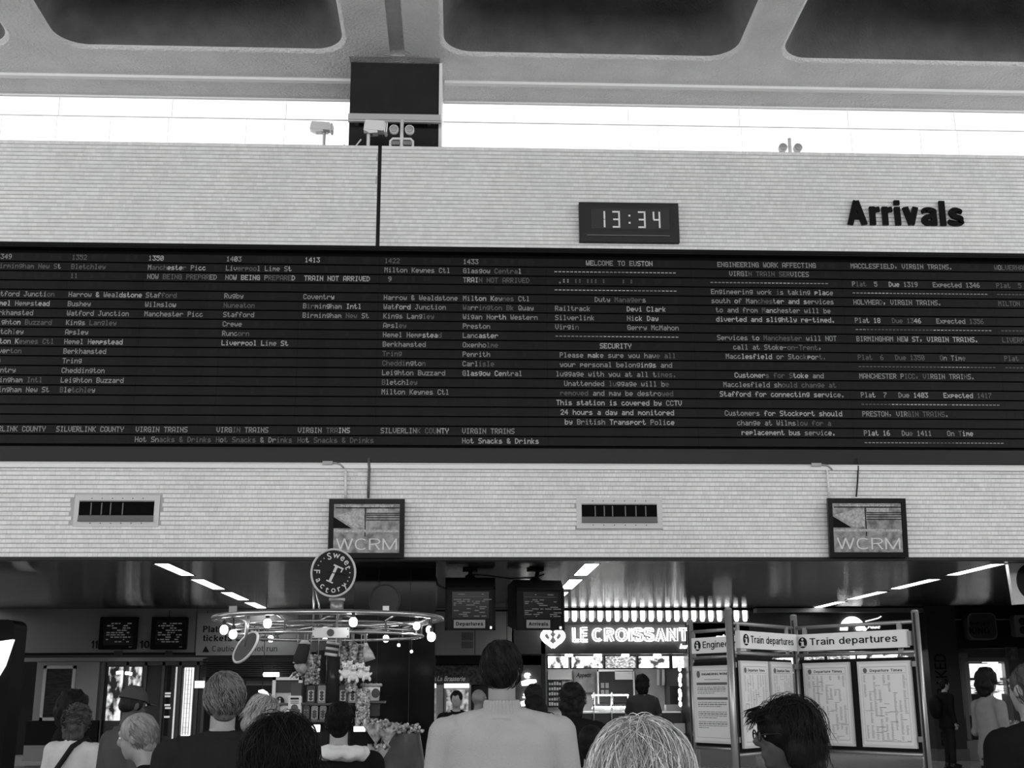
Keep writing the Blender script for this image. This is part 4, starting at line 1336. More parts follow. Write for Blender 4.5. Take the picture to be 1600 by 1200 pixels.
# croissants under the warming lamp
lampx0, lampx1 = at(926, 1104, YB + 1).x, at(982, 1104, YB + 1).x
MB().box(lampx0, lampx1, YB + .95, YB + 1.1, zc + .40, zc + .43).build('warming_lamp', emit('warm_lamp', 14), t)
MB().box(lampx0, lampx0 + .02, YB + 1.0, YB + 1.03, zc + .04, zc + .42).box(lampx1 - .02, lampx1, YB + 1.0, YB + 1.03, zc + .04, zc + .42).build('lamp_leg', chrome, t)
def croissant(mb, c, s, yaw):
    pts, rs = [], []
    for i in range(11):
        u = i / 10 * PI
        pts.append((c[0] + s * math.cos(u) * math.cos(yaw), c[1] + s * .45 * math.sin(u), c[2] + s * .55))
        rs.append(s * .62 * (.3 + .7 * math.sin(u)) * (1 + .08 * (i % 2)))
    mb.tube(pts, rs, 10)
    return mb
cm = mat('pale_pastry', .75, .5)
for k in range(7):
    cx = lampx0 + .07 + k * (lampx1 - lampx0 - .14) / 6
    o = croissant(MB(), (cx, YB + .80, zc + .04), .10, 0).build('croissant', cm)
    tag(o, 'pale croissant on the bar counter, %s' % ('leftmost of the row', 'second from the left of the row', 'third from the left of the row', 'middle of the row', 'third from the right of the row', 'second from the right of the row', 'rightmost of the row')[k], 'pastry', 'croissants on the bar counter')
area('bar_lamp', (at(950, 1030, YB).x, 30.6, zt + .1), (0, 0, 0), 2.6, 1.2, 60)
area('added_pastry_light', ((lampx0 + lampx1) / 2, YB + .9, zc + .38), (0, 0, 0), 1.0, .2, 60)  # extra light added over the croissants to brighten them

# --- food shop behind the departures display
xs0, xs1, zs0, zs1 = prect(1172, 955, 1466, 1018, YB)
t = thing('food_shop', 'dark fronted food shop with lit arc logo and script behind the departures display', 'shop', ((xs0 + xs1) / 2, YB, 0))
MB().box(xs0, xs1, YB, YB + .4, zs0, ZS_).build('fascia', mat('fascia_charcoal', .03, .3), t)
MB().box(at(1076, 1100, YB).x, xs0, YB, YB + .4, zs0, zs1 - .25).build('fascia_side', fascia_k, t)
xa, xb_, za, zb_ = prect(1182, 950, 1466, 957, YB - .3)
MB().box(xa, xb_, YB - .34, YB - .0, za, zb_).build('canopy_edge', mat('canopy_grey', .10, .3, metal=.4), t)
arc = MB()
c = at(1332, 985, YB - .05)
R1, R0 = at(1351, 985, YB).x - c.x, .12
pts = [(c.x + R1 * math.cos(a), c.z + R1 * math.sin(a) * 1.05) for a in [PI * k / 16 for k in range(17)]]
inner = [(c.x + R0 * math.cos(a) * 1.0, c.z + R0 * math.sin(a) + (.03 if k % 2 else 0)) for k, a in enumerate([PI * k / 8 for k in range(8, -1, -1)])]
vs = [(x, YB - .07, z) for x, z in pts] + [(x, YB - .07, z) for x, z in reversed(inner)]
n1, n2 = len(pts), len(inner)
fs = []
for i in range(16):
    j = i // 2
    fs.append((i, i + 1, n1 + min(8, (i + 1) // 2), n1 + j) if (i + 1) // 2 != j else (i, i + 1, n1 + j))
arc.add(vs, fs, False)
arc.build('lit_arc', neon, t)
pt_text('lettering', 'wo', 1337, 985.5, 1354, 978.5, YB - .06, neon, t, .05, .02)
pt_text('lettering', 'rest', 1355, 982, 1376, 977, YB - .06, emit('script_lit', .8), t, .03, .02, .3)
MB().tube([at(1352, 971, YB - .06), at(1372, 966, YB - .06), at(1377, 963, YB - .06)], .015, 6).build('script_stroke', emit('script_lit', .8), t)
pt_text('lettering', 'croissant', 1118, 1000, 1148, 991, YB - .06, neon, t, .06, .02, .3)
MB().box(at(1078, 1100, YB).x, xs1, 32.6, 32.8, 0, zs0).build('back_panel', mat('shop_back', .03, .5), t)
for i, (a, b, y0, y1, m) in enumerate(((1208, 1224, 1028, 1036, m_a), (1226, 1242, 1028, 1036, m_a), (1258, 1286, 1024, 1032, m_b), (1294, 1326, 1022, 1032, m_b), (1328, 1334, 1021, 1032, neon), (1341, 1358, 1018, 1032, m_a), (1361, 1388, 1016, 1032, m_a), (1392, 1428, 1015, 1032, m_a))):
    pbox(MB(), a, y0, b, y1 + 16, 30.5, .1).build('menu_lightbox', m, t)
pbox(MB(), 1444, 1020, 1466, 1200, YB + .6, .05).build('glowing_jamb', emit_pattern('jamb_glow', .25, 1.3, .9, (3, 1, .6)), t)  # pale jamb; the light on it is put in as emission
for k in range(10):
    p = at(1437 + (k % 2) * 3, 1036 + k * 9, YB + .4)
    MB().ell(p, (.06, .04, .05), 8, 6).build('lamp_bead', emit('bead_dim', .8), t)
# lower counter fronts seen through the display legs
cf = MB()
pbox(MB(), 1095, 1168, 1180, 1200, 27.0, .02, .5).build('counter_front', mat('counter_pale', .12, .5), t)
# --- pillar reading fresh baked
t2 = thing('lettered_pillar', 'dark pillar with vertical black lettering reading fresh baked', 'pillar', (at(1481, 1180, YB - .4).x, YB - .4, 0))
x0, x1, z0, z1 = prect(1464, 1016, 1497, 1174, YB - .4)
MB().box(x0, x1, YB - .4, YB + .4, .0, ZS_).build('shaft', mat('pillar_brown', .028, .5), t2)
MB().box(x0 - .02, x1 + .02, YB - .45, YB + .4, 0, z0 + .05).build('base', mat('pillar_base', .07, .5), t2)
mb = MB()
pb = at(1490, 1165, YB - .41)
pe = at(1488, 1022, YB - .41)
put_word(mb, 'FRESH  BAKED', pb, (0, 0, 1), (-1, 0, 0), pe.z - pb.z, .28, .15, 0)
mb.build('lettering', mat('letters_black', .004, .5), t2, kind='stuff')
# --- burger counter front at the right
xq0, xq1, _, _ = prect(1497, 1000, 1720, 1100, YB)
t3 = thing('burger_shop', 'black fronted burger shop with rounded sign and lit menu window', 'shop', ((xq0 + xq1) / 2, YB, 0))
zf = at(1550, 1013, YB).z
MB().box(xq0, xq1, YB, YB + .4, zf, ZS_).build('fascia', fascia_k, t3)
MB().box(xq0 + .1, xq0 + 2.0, YB - .02, YB, at(1500, 968, YB).z - .01, at(1500, 968, YB).z + .01).build('light_line', mat('line_grey', .3, .3), t3)
x0, x1, z0, z1 = prect(1511, 958, 1551, 1000, YB - .25)
sg = MB().bevbox(x0, x1, YB - .4, YB - .1, z0, z1, .14).build('hanging_sign', mat('sign_rim', .12, .4), t3)
MB().bevbox(x0 + .03, x1 - .03, YB - .41, YB - .4, z0 + .03, z1 - .03, .12).build('sign_face', mat('sign_face_dim', .05, .4), sg)
pt_text('lettering', 'BURGER', 1515, 977, 1547, 971, YB - .42, mat('bk_letters', .006, .5), sg, .03)
pt_text('lettering', 'KING', 1515, 990, 1547, 980, YB - .42, mat('bk_letters', .006, .5), sg, .03)
wg = mat('shop_wall_grey', .07, .5, noise=.1, scale=1)
x0, x1, z0, z1 = prect(1492, 1013, 1720, 1156, YB)
wa, wb2, wc, wd = prect(1514, 1034, 1568, 1120, YB)
MB().box(x0, wa - .1, YB, YB + .3, z0, z1).box(wb2 + .1, x1, YB, YB + .3, z0, z1).box(wa - .1, wb2 + .1, YB, YB + .3, wd + .1, z1).build('wall_panel', wg, t3)
f = MB()
f.box(wa - .1, wa, YB - .04, YB + .3, z0, wd + .1).box(wb2, wb2 + .1, YB - .04, YB + .3, z0, wd + .1).box(wa, wb2, YB - .04, YB + .3, wd, wd + .1)
f.build('window_frame', mat('frame_grey2', .10, .4), t3)
pbox(MB(), 1516, 1037, 1566, 1059, YB + .2, .05).build('menu_lightbox', emit_pattern('menu_bright', .5, 1.8, 2.2, thresh=(.4, .6)), t3)
pbox(MB(), 1516, 1063, 1566, 1084, YB + .2, .05).build('menu_lightbox', emit_pattern('menu_rows', .0, 1.4, 5, (.5, 1, 4), thresh=(.42, .6)), t3)
MB().box(wa, wb2, YB + .9, YB + 1, 0, wd).build('back_panel', fascia_k, t3)
pbox(MB(), 1497, 1156, 1720, 1200, YB - .3, .0, .5).build('plinth', mat('plinth_grey', .11, .5), t3)
x0, x1, z0, z1 = prect(1500, 1020, 1511, 1118, YB)
MB().box(x0, x1, YB - .02, YB, z0, z1).build('pale_strip', mat('strip_grey', .16, .5), t3)
pbox(MB(), 1571, 1011, 1588, 1031, YB, .05).build('picture_tile', mat('tile_pic', .10, .5, noise=.8, scale=9), t3)
# rounded sign with two dots at the frame edge
o = thing('rounded_sign', 'grey rounded sign with two black dots at the right, under the information sign', 'sign', (at(1598, 995, YB).x, YB - .3, at(1598, 995, YB).z))
x0, x1, z0, z1 = prect(1586, 961, 1620, 995, YB - .3)
MB().bevbox(x0, x1, YB - .35, YB - .1, z0, z1, .06).build('panel', mat('sign_dim', .16, .5), o)
for dz in (.3, .7):
    for dx in (.33, .75):
        cx, cz = x0 + (x1 - x0) * dx, z0 + (z1 - z0) * dz
        MB().cyl((cx, YB - .36, cz), (cx, YB - .35, cz), .09, 16).build('dot', printb, o)
MB().box(x0 + .2, x0 + .25, YB - .25, YB - .2, z1, ZS).build('hanger', blackm, o)
# end wall right and left of the shops
struct(MB().box(XR, XR + .3, YW + .6, 33, 0, Z_WB + .5).build('wall_right', fascia_k), 'dark side wall at the right end of the shops')
struct(MB().box(XL - .3, XL, YW + .6, 35, 0, Z_WB + .5).build('wall_side', panel_l), 'pale side wall at the left end of the shops')
struct(MB().box(XL, XR, 34.6, 34.9, 0, Z_WB + .5).build('wall_far', fascia_k), 'dark wall closing the shops behind')

# --- information sign hanging at the right edge
x0, x1, z0, z1 = prect(1583, 878, 1640, 945, 18.9)
t = thing('information_sign', 'white hanging information sign with black i at the right edge', 'sign', ((x0 + x1) / 2, 18.9, z0))
M = Matrix.Translation((x0, 18.9, z0)) @ Matrix.Rotation(math.radians(-3), 4, 'Y')
w, h = x1 - x0, z1 - z0
MB().box(0, w, -.05, .05, 0, h, M).build('panel', mat('sign_white', .5, .4), t)
def info_disc(name_parent, cx, cz, Yp, r, M=None, n=Vector((0, -1, 0)), ux=UX, white=None):
    """black disc with a white letter i"""
    cx = Vector(cx) if not isinstance(cx, (int, float)) else cx
mb = MB()
R_ = h * .42
pts = [(w * .48 + R_ * .82 * math.cos(a), h * .5 + R_ * math.sin(a)) for a in [2 * PI * k / 28 for k in range(28)]]
mb.prism(pts, -.056, -.05, M).build('disc', printb, t)
mb = MB()
cxs = w * .48
mb.box(cxs - .04, cxs + .045, -.06, -.056, h * .22, h * .58, M).box(cxs - .09, cxs + .04, -.06, -.056, h * .52, h * .58, M).box(cxs - .1, cxs + .1, -.06, -.056, h * .2, h * .26, M)
mb.prism([(cxs + .065 * math.cos(a), h * .74 + .065 * math.sin(a)) for a in [2 * PI * k / 16 for k in range(16)]], -.06, -.056, M)
mb.build('letter_i', mat('sign_white', .5, .4), t)
MB().box(x0 + .1, x0 + .14, 18.88, 18.92, z1 - .05, ZS).box(x1 - .14, x1 - .1, 18.88, 18.92, z1 - .05, ZS).build('hanger', steel, t)

# --- screens hanging from the soffit
def hanging(px0, px1, py0, pymid, py1, Y, word, wx, label, yaw, seed):
    x0, x1, z0, z1 = prect(px0, pymid, px1, py1, Y)
    zt = at(px0, py0, Y).z
    cx = (x0 + x1) / 2
    t = thing('hanging_screen', label, 'screen', (cx, Y, z0))
    M = Matrix.Translation((cx, Y, 0)) @ Matrix.Rotation(yaw, 4, 'Z')
    w = (x1 - x0) / 2
    mb = MB()
    # cabinet with sloping top towards the viewer
    prof = [(0, z0), (.75, z0 + .1), (.75, zt - .02), (.16, zt + .02), (0, z1)]
    vs = [M @ Vector((sx * w * (1 if y < .3 else .93), y, z)) for sx in (-1, 1) for y, z in prof]
    n = 5
    mb.add(vs, [tuple(range(n)), tuple(range(2 * n - 1, n - 1, -1))] + [((i + 1) % n, i, i + n, (i + 1) % n + n) for i in range(n)], False)
    mb.build('cabinet', mat('screen_cabinet', .010, .45), t)
    f = MB()
    f.box(-w, w, -.03, 0, z1 - .03, z1, M).box(-w, w, -.03, 0, z0, z0 + .03, M).box(-w, -w + .03, -.03, 0, z0, z1, M).box(w - .03, w, -.03, 0, z0, z1, M)
    f.build('bezel', blackm, t)
    h = z1 - z0
    g = MB().box(-w * .72, w * .74, -.02, .0, z0 + h * .27, z1 - h * .1, M).build('glass', mat('tube_glass2', .008, .15), t)
    rnd = random.Random(seed)
    mb = MB()
    mb.box(-w * .68, w * .66, -.023, -.02, z1 - h * .22, z1 - h * .215, M)
    for r in range(11):
        zz = z1 - h * (.16 if r == 0 else .24 + r * .043)
        x = -w * .66
        while x < w * .6:
            l = rnd.uniform(.02, .14)
            if rnd.random() < (.5 if r else .35):
                mb.box(x, x + l, -.023, -.02, zz - .007, zz + .007, M)
            x += l + .03
    mb.build('text_lines', emit('crt_text_dim', .035, .05), t, kind='stuff')
    a, b = wx
    xa, xb_ = at(a, 975, Y).x - cx, at(b, 975, Y).x - cx
    MB().box(xa, xb_, -.045, -.03, z0 + h * .05, z0 + h * .24, M).build('name_plate', mat('plate_pale', .20, .5), t)
    mb = MB()
    put_word(mb, word, M @ Vector((xa + .035, -.047, z0 + h * .105)), (M.to_3x3() @ UX), UZ, (xb_ - xa) - .07, h * .09, .2)
    mb.build('lettering', printb, t, kind='stuff')
    MB().tube([M @ Vector((w * .78, -.03, z0 + h * .06)), M @ Vector((w * .86, -.03, z0 + h * .06))], .022, 8).build('indicator', emit('indicator_lit', .5), t)
    m = MB()
    m.tube([M @ Vector((0, .3, zt - .02)), (cx, Y + .3, ZS + .02)], .035, 10)
    m.box(-.12, .12, .2, .4, ZS - .05, ZS + .01, M)
    m.ell(M @ Vector((0, .3, zt + .03)), (.09, .09, .06), 10, 6)
    m.build('mount', blackm, t)
    return t
hanging(695, 774, 903, 918, 985, 19.3, 'Departures', (709, 758), 'black hanging screen labelled Departures under the soffit', 0.0, 1)
hanging(806, 882, 907, 919, 985, 19.3, 'Arrivals', (821, 859), 'black hanging screen labelled Arrivals beside the croissant bar', 0.18, 2)
o = MB().tube([at(733, 897, 19.5), at(760, 899, 19.5), at(797, 904, 19.6), at(835, 902, 19.6), at(850, 897, 19.5)], .012, 6).build('cable', cable_b)
tag(o, 'black cable strung between the two hanging screens', 'cable')
o = MB().tube([at(680, 900, 19.6), at(684, 914, 19.6), at(694, 919, 19.5)], .018, 6).build('cable', cable_b)
tag(o, 'short black cable from the black column to the Departures screen', 'cable')

# --- dark unit at the left frame edge
x0, x1, z0, z1 = prect(-60, 968, 24, 1200, 20.5)
t = thing('dark_kiosk', 'tall black kiosk at the left edge with a slanted bright panel', 'kiosk', ((x0 + x1) / 2, 20.5, 0))
MB().bevbox(x0, x1, 20.5, 21.1, 0, z1, .12).build('body', mat('kiosk_black', .006, .4), t)
pts = [at(-8, 1003, 20.4), at(20, 999, 20.4), at(6, 1040, 20.4), at(-6, 1060, 20.4), at(-14, 1040, 20.4)]
mb = MB()
mb.add([tuple(p) for p in reversed(pts)] + [(p.x, 20.5, p.z) for p in reversed(pts)], [(0, 1, 2, 3, 4), (0, 5, 6, 1), (1, 6, 7, 2), (2, 7, 8, 3), (3, 8, 9, 4), (4, 9, 5, 0)], False)
mb.build('lit_panel', emit('slant_lit', 1.1), t)
# ================================================================== TRAIN DEPARTURES DISPLAY (three angled panels)
post_m = mat('post_aluminium', .32, .35, metal=.6)
paper = mat('poster_paper', .74, .6)
sheet = mat('poster_border', .6, .5)
ink = mat('ink_grey', .30, .7)
ink_l = mat('ink_light', .24, .7)
zA = {k: at(1438, y, 13.8).z for k, y in dict(top=955, r1=971, s1=983, s0=1011, r2=1018, p1=1030, p0=1170, r3=1180).items()}
def display_panel(pL, YL, pR, YR, label, posters, heading, has_i=True, cut=None, posts=(True, True), sign_u=(.05, .95)):
    A = at(pL, 1080, YL); B = at(pR, 1080, YR)
    A.z = B.z = 0
    u = (B - A).normalized()
    n = u.cross(Vector((0, 0, 1)))           # toward the viewer
    L = (B - A).length
    M = Matrix((u, -n, Vector((0, 0, 1)))).transposed().to_4x4()
    M.translation = A
    t = thing('display_panel', label, 'display', tuple((A + B) / 2), group='three angled panels of the departures display')
    for k, (xx, on) in enumerate(((0, posts[0]), (L, posts[1]))):
        if on:
            mb = MB()
            c0, c1 = M @ Vector((xx, 0, 0)), M @ Vector((xx, 0, zA['top'] + (.04 if k == 0 else 0)))
            mb.tube([c0, c1], .042, 14)
            mb.ell(c1, (.042, .042, .02), 14, 6)
            mb.tube([c0, c0 + Vector((0, 0, .02))], .12, 14)
            mb.build('post', post_m, t)
            MB().tube([M @ Vector((xx + .012, -.04, .05)), M @ Vector((xx + .012, -.04, zA['top'] - .02))], .012, 6).build('post_groove', dark, t)
    for k in ('r1', 'r2', 'r3'):
        MB().tube([M @ Vector((0, 0, zA[k])), M @ Vector((L, 0, zA[k]))], .022, 10).build('rail', post_m, t)
    # heading sign with end cap and two brackets
    s0, s1 = L * sign_u[0], L * sign_u[1]
    sg = MB().box(s0, s1, -.09, -.02, zA['s0'], zA['s1'], M).build('sign_panel', mat('sign_face_white', .78, .4), t)
    MB().box(s1, s1 + .05, -.06, -.0, zA['s0'] + .02, zA['s1'] - .02, M).build('end_cap', post_m, sg)
    for f in (.1, .88):
        MB().box(L * f - .03, L * f + .03, -.03, -.01, zA['s1'], zA['r1'], M).box(L * f - .03, L * f + .03, -.03, -.01, zA['r2'], zA['s0'], M).build('bracket', post_m, t)
    H = zA['s1'] - zA['s0']
    ux = M.to_3x3() @ UX
    # i disc
    cx = s0 + H * .62
    R_ = H * .33
    md = MB()
    md.prism([(cx + R_ * math.cos(a), zA['s0'] + H / 2 + R_ * 1.0 * math.sin(a)) for a in [2 * PI * k / 24 for k in range(24)]], -.094, -.09, M)
    md.build('disc', printb, sg)
    mi = MB()
    zz = zA['s0'] + H / 2
    mi.box(cx - .018, cx + .018, -.097, -.094, zz - R_ * .6, zz + R_ * .2, M).box(cx - .04, cx + .01, -.097, -.094, zz + R_ * .08, zz + R_ * .2, M).box(cx - .045, cx + .045, -.097, -.094, zz - R_ * .68, zz - R_ * .55, M)
    mi.prism([(cx + R_ * .22 * math.cos(a), zz + R_ * .58 + R_ * .2 * math.sin(a)) for a in [2 * PI * k / 12 for k in range(12)]], -.097, -.094, M)
    mi.build('letter_i', mat('sign_face_white', .78, .4), sg)
    mw = MB()
    x0_ = cx + R_ + H * .22
    tw = (s1 - s0) * (.93) - (x0_ - s0)
    put_word(mw, heading, M @ Vector((x0_, -.093, zA['s0'] + H * .33)), ux, UZ, tw, H * .42, .14, 0, .1)
    mw.build('lettering', printb, sg, kind='stuff')
    # back board and posters
    MB().box(.04, L - .04, .01, .03, zA['p0'] - .05, zA['p1'] + .03, M).build('back_board', mat('board_black', .012, .5), t)
    rnd = random.Random(len(label))
    for i, (f0, f1, kind, title, tz) in enumerate(posters):
        a, b = L * f0, L * f1
        z1, z0 = zA['p1'] + tz, zA['p0'] + tz * .3
        po = MB().box(a, b, -.035, -.005, z0, z1, M).build('poster', sheet, t)
        pp = MB().box(a + .03, b - .03, -.037, -.034, z0 + .03, z1 - .03, M).build('paper', paper, po)
        w, h = b - a - .06, z1 - z0 - .06
        x0, zt = a + .03, z1 - .03
        mk, mg = MB(), MB()
        yf = -.0385
        def bar(mb, fx0, fx1, fz0, fz1):
            mb.add([M @ Vector((x0 + w * fx, yf, zt - h * fz)) for fx, fz in ((fx0, fz1), (fx1, fz1), (fx1, fz0), (fx0, fz0))], [(0, 1, 2, 3)], False)
        # border line
        for q in ((.04, .96, .035, .04), (.04, .96, .955, .96), (.04, .045, .035, .96), (.955, .96, .035, .96)):
            bar(mg, *q)
        tt = MB()
        if kind == 'times':
            bar(mg, .06, .94, .115, .12)
            put_word(tt, title, M @ Vector((x0 + w * .22, yf, zt - h * .10)), ux, UZ, w * .66, h * .035, .16)
            md = [(x0 + w * .12 + .028 * math.cos(a_), zt - h * .082 + .03 * math.sin(a_)) for a_ in [2 * PI * k / 14 for k in range(14)]]
            mk.prism(md, yf - .001, yf + .001, M)
            for c in range(9):
                fx = .07 + c * .1
                z = .14
                while z < .93:
                    ln = rnd.uniform(.02, .22)
                    e = min(.94, z + ln)
                    if rnd.random() < .75:
                        # narrow column of figures: broken dashes
                        zz2 = z
                        while zz2 < e - .006:
                            bar(mg, fx + rnd.random() * .006, fx + rnd.uniform(.035, .06), zz2, zz2 + .0035)
                            zz2 += .0085
                    if rnd.random() < .35:
                        bar(mk if rnd.random() < .4 else mg, fx, min(.95, fx + rnd.uniform(.08, .2)), e + .003, e + .009)
                    z = e + .02
        else:
            put_word(tt, title, M @ Vector((x0 + w * .24, yf, zt - h * .10)), ux, UZ, w * .72, h * .03, .2)
            md = [(x0 + w * .14 + .035 * math.cos(a_), zt - h * .085 + .045 * math.sin(a_)) for a_ in [2 * PI * k / 14 for k in range(14)]]
            mk.prism(md, yf - .001, yf + .001, M)
            bar(mg, .3, .75, .155, .165)
            for za in (.20, .405):
                bar(mk, .08, .94, za, za + .035)
            for blk, (za, nl) in enumerate(((.26, 4), (.47, 3), (.60, 4), (.735, 4))):
                for r in range(nl):
                    x = .1
                    lim = .9 if r < nl - 1 else rnd.uniform(.3, .8)
                    while x < lim:
                        e = min(lim, x + rnd.uniform(.03, .12))
                        bar(mk if r % 3 == 1 else mg, x, e, za + r * .027, za + r * .027 + .012)
                        x = e + .014
        mk.build('print', mat('ink_mid', .12, .7), po, kind='stuff')
        mg.build('fine_print', ink, po, kind='stuff')
        tt.build('title', mat('ink_dark', .05, .6), po, kind='stuff')
    for f in (.02, .98):
        for z in (zA['p1'] - .05, zA['p0'] + .1):
            MB().box(L * f - .03, L * f + .03, -.045, .02, z - .03, z + .03, M).build('clip', post_m, t)
    return t
display_panel(1247, 15.25, 1440, 13.8, 'rightmost display panel headed Train departures with two departure time posters', [(.07, .465, 'times', 'Departure Times', -.01), (.53, .945, 'times', 'Departure Times', -.01)], 'Train departures', sign_u=(.04, .95))
display_panel(1144, 14.0, 1243, 15.15, 'middle display panel seen at a sharp angle behind the woman in glasses', [(.10, .53, 'times', 'Departure Times', .0), (.57, .93, 'times', 'Departure Times', .0)], 'Train departures', posts=(True, False), sign_u=(.06, .96))
display_panel(1082, 16.2, 1152, 15.4, 'leftmost display panel headed Engineering with one notice poster', [(.06, .92, 'notice', 'ENGINEERING WORK', -.02)], 'Engineering', posts=(True, False), sign_u=(.15, 1.35))

# ================================================================== SWEET STALL
YS_ = 11.0
C0 = at(514, 967.6, YS_)
zr = C0.z
cxs = C0.x
tube_st = mat('stall_tube', .38, .25, metal=.85)
t = thing('sweet_stall', 'round sweet stall with ring of bulbs, central display tower and counter', 'stall', (cxs, YS_, 0))
RR, RL = 1.01, .84
def circ(r, z, n=56):
    return [(cxs + r * math.cos(2 * PI * k / n), YS_ + r * math.sin(2 * PI * k / n), z) for k in range(n)]
MB().tube(circ(RR, zr), .022, 8, closed=True).build('upper_ring', tube_st, t)
MB().tube(circ(RL, zr - .15), .014, 8, closed=True).build('lower_ring', tube_st, t)
MB().tube(circ(RL * .98, zr - .06), .010, 6, closed=True).build('middle_ring', tube_st, t)
for k in range(12):
    a = 2 * PI * (k + .35) / 12
    c, s = math.cos(a), math.sin(a)
    MB().tube([(cxs + RL * c, YS_ + RL * s, zr - .16), (cxs + RL * c, YS_ + RL * s, zr - .05), (cxs + RR * c, YS_ + RR * s, zr)], .011, 6).build('strut', tube_st, t)
for k in range(6):
    a = 2 * PI * (k + .2) / 6
    MB().tube([(cxs + .08 * math.cos(a), YS_ + .08 * math.sin(a), zr - .05), (cxs + RL * math.cos(a), YS_ + RL * math.sin(a), zr - .10)], .012, 6).build('spoke', tube_st, t)
# bulbs: on the ring where the photograph shows them
bulb_m = emit('bulb_glow', 14.0)
for px, py, near, r in ((350, 984, 0, .036), (364, 991, 1, .034), (418, 974, 1, .034), (423, 998, 2, .028), (508, 996, 2, .022), (552, 972, 1, .034), (651, 978, 0, .030), (671, 984, 0, .03), (674, 995, 1, .036), (603, 998, 2, .030), (390, 992, 2, .016), (623, 1008, 2, .013), (643, 1018, 2, .012)):
    X0 = at(px, py, YS_).x - cxs
    X0 = max(-.98, min(.98, X0))
    dy = math.sqrt(max(0, RR * RR - X0 * X0))
    Yb = YS_ + (dy if near == 2 else (-dy if near == 1 else -dy * .5))
    p = at(px, py, Yb)
    b = MB()
    b.ell(p, (r, r, r * 1.15), 12, 8)
    bo = b.build('bulb', bulb_m, t)
    MB().tube([(p.x, p.y, p.z + r * .8), (p.x, p.y, p.z + r * 2.2)], r * .45, 8).tube([(p.x, p.y, p.z + r * 2.2), (p.x, p.y, max(p.z + r * 2.3, zr - .01))], .006, 5).build('socket', mat('socket_dark', .04, .4), bo)
# name box on the near lower ring
x0, x1, z0, z1 = prect(489, 981, 546, 997, YS_ - RL)
nb_ = MB().box(x0, x1, YS_ - RL - .05, YS_ - RL + .04, z0, z1).build('control_box', mat('box_pale', .50, .4), t)
cxx = (x0 + x1) / 2
mb = MB()
mb.prism([(cxx + .03 * math.cos(a), (z0 + z1) / 2 + .03 * math.sin(a)) for a in [2 * PI * k / 16 for k in range(16)]], YS_ - RL - .055, YS_ - RL - .05)
mb.build('emblem', mat('emblem_grey', .07, .4), nb_)
mb = MB()
for dx in (-.14, .14):
    for dz in (-.03, .03):
        mb.box(cxx + dx - .005, cxx + dx + .005, YS_ - RL - .054, YS_ - RL - .05, (z0 + z1) / 2 + dz - .005, (z0 + z1) / 2 + dz + .005)
mb.build('screws', dark, nb_, kind='stuff')
# mast, drum and poles
MB().tube([(cxs + .09, YS_, .9), (cxs + .09, YS_, at(527, 938, YS_).z)], .03, 10).build('mast', tube_st, t)
x0, x1, z0, z1 = prect(515.5, 937, 537, 962, YS_)
MB().cyl(((x0 + x1) / 2, YS_, z0), ((x0 + x1) / 2, YS_, z1), (x1 - x0) / 2, 20).build('drum', mat('drum_metal', .18, .35, metal=.5), t)
MB().cyl(((x0 + x1) / 2, YS_, z1 - .01), ((x0 + x1) / 2, YS_, z1 + .012), (x1 - x0) / 2 + .012, 20).build('drum_lid', mat('lid_pale', .42, .4), t)
MB().tube([at(490.5, 914, YS_ - .1), at(489.5, 985, YS_ - .1)], .010, 8).build('pole', tube_st, t)
MB().tube([at(494, 922, YS_ - .05), at(503, 972, YS_ - .02)], .010, 8).build('pole', tube_st, t)
for sx in (-1, 1):
    MB().tube([(cxs + .09, YS_, zr + .03), (cxs + .09 + sx * .10, YS_ - .05, zr + .02), (cxs + .09 + sx * .16, YS_ - .1, zr - .02)], .012, 6).build('spreader', tube_st, t)
# round name sign
Cs = at(521, 895, YS_ - .15)
Rs = 33.5 * .00587 * (YS_ - .15) / YS_
tilt = Matrix.Rotation(math.radians(4), 4, 'X')
def disc_sign(C, Rx, Rz, M, parent, face, rim, name='sign_face'):
    mb = MB()
    N = 40
    mb.prism([(Rx * .95 * math.cos(2 * PI * k / N), Rz * .95 * math.sin(2 * PI * k / N)) for k in range(N)], -.012, .012, M)
    o = mb.build(name, face, parent)
    MB().tube([M @ Vector((Rx * math.cos(2 * PI * k / N), -.008, Rz * math.sin(2 * PI * k / N))) for k in range(N)], .011, 6, closed=True).build('rim', rim, o)
    return o
M = Matrix.Translation(Cs) @ tilt
rim_m = mat('sign_rim_pale', .42, .35)
face = disc_sign(Cs, Rs, Rs * 1.07, M, t, mat('sign_face_gloss', .018, .18), rim_m)
lm = mat('sign_letters_pale', .48, .45)
def sign_letter(ch, ang, out, size, rad=.74):
    a = math.radians(ang)
    rv = Vector((math.cos(a), 0, math.sin(a)))
    up = rv if out else -rv
    rt = up.cross(Vector((0, 1, 0))) * -1
    rt = Vector((up.z, 0, -up.x))
    vs, fs, tw = text_mesh(ch, .01, 0)
    sz = size / CAPH
    c = Vector((rv.x * Rs * rad, -.018, rv.z * Rs * 1.07 * rad))
    mb = MB()
    hgt = size * (.7 if ch in 'aceoryw' else 1)
    w_ = tw * sz
    mb.add([M @ (c + rt * (x * sz - w_ / 2) + up * (z * sz - hgt / 2)) for x, y, z in vs], fs, False)
    mb.build('letter', lm, face)
for ch, a in zip('Sweet', (106, 80, 56, 36, 18)):
    sign_letter(ch, a, True, .062)
for ch, a in zip('Factory', (176, 205, 229, 250, 272, 293, 314)):
    sign_letter(ch, a, False, .058)
mb = MB()
c = Vector((.0, -.018, -.01))
an = math.radians(-24)
up = Vector((math.sin(-an), 0, math.cos(an)))
rt = Vector((up.z, 0, -up.x))
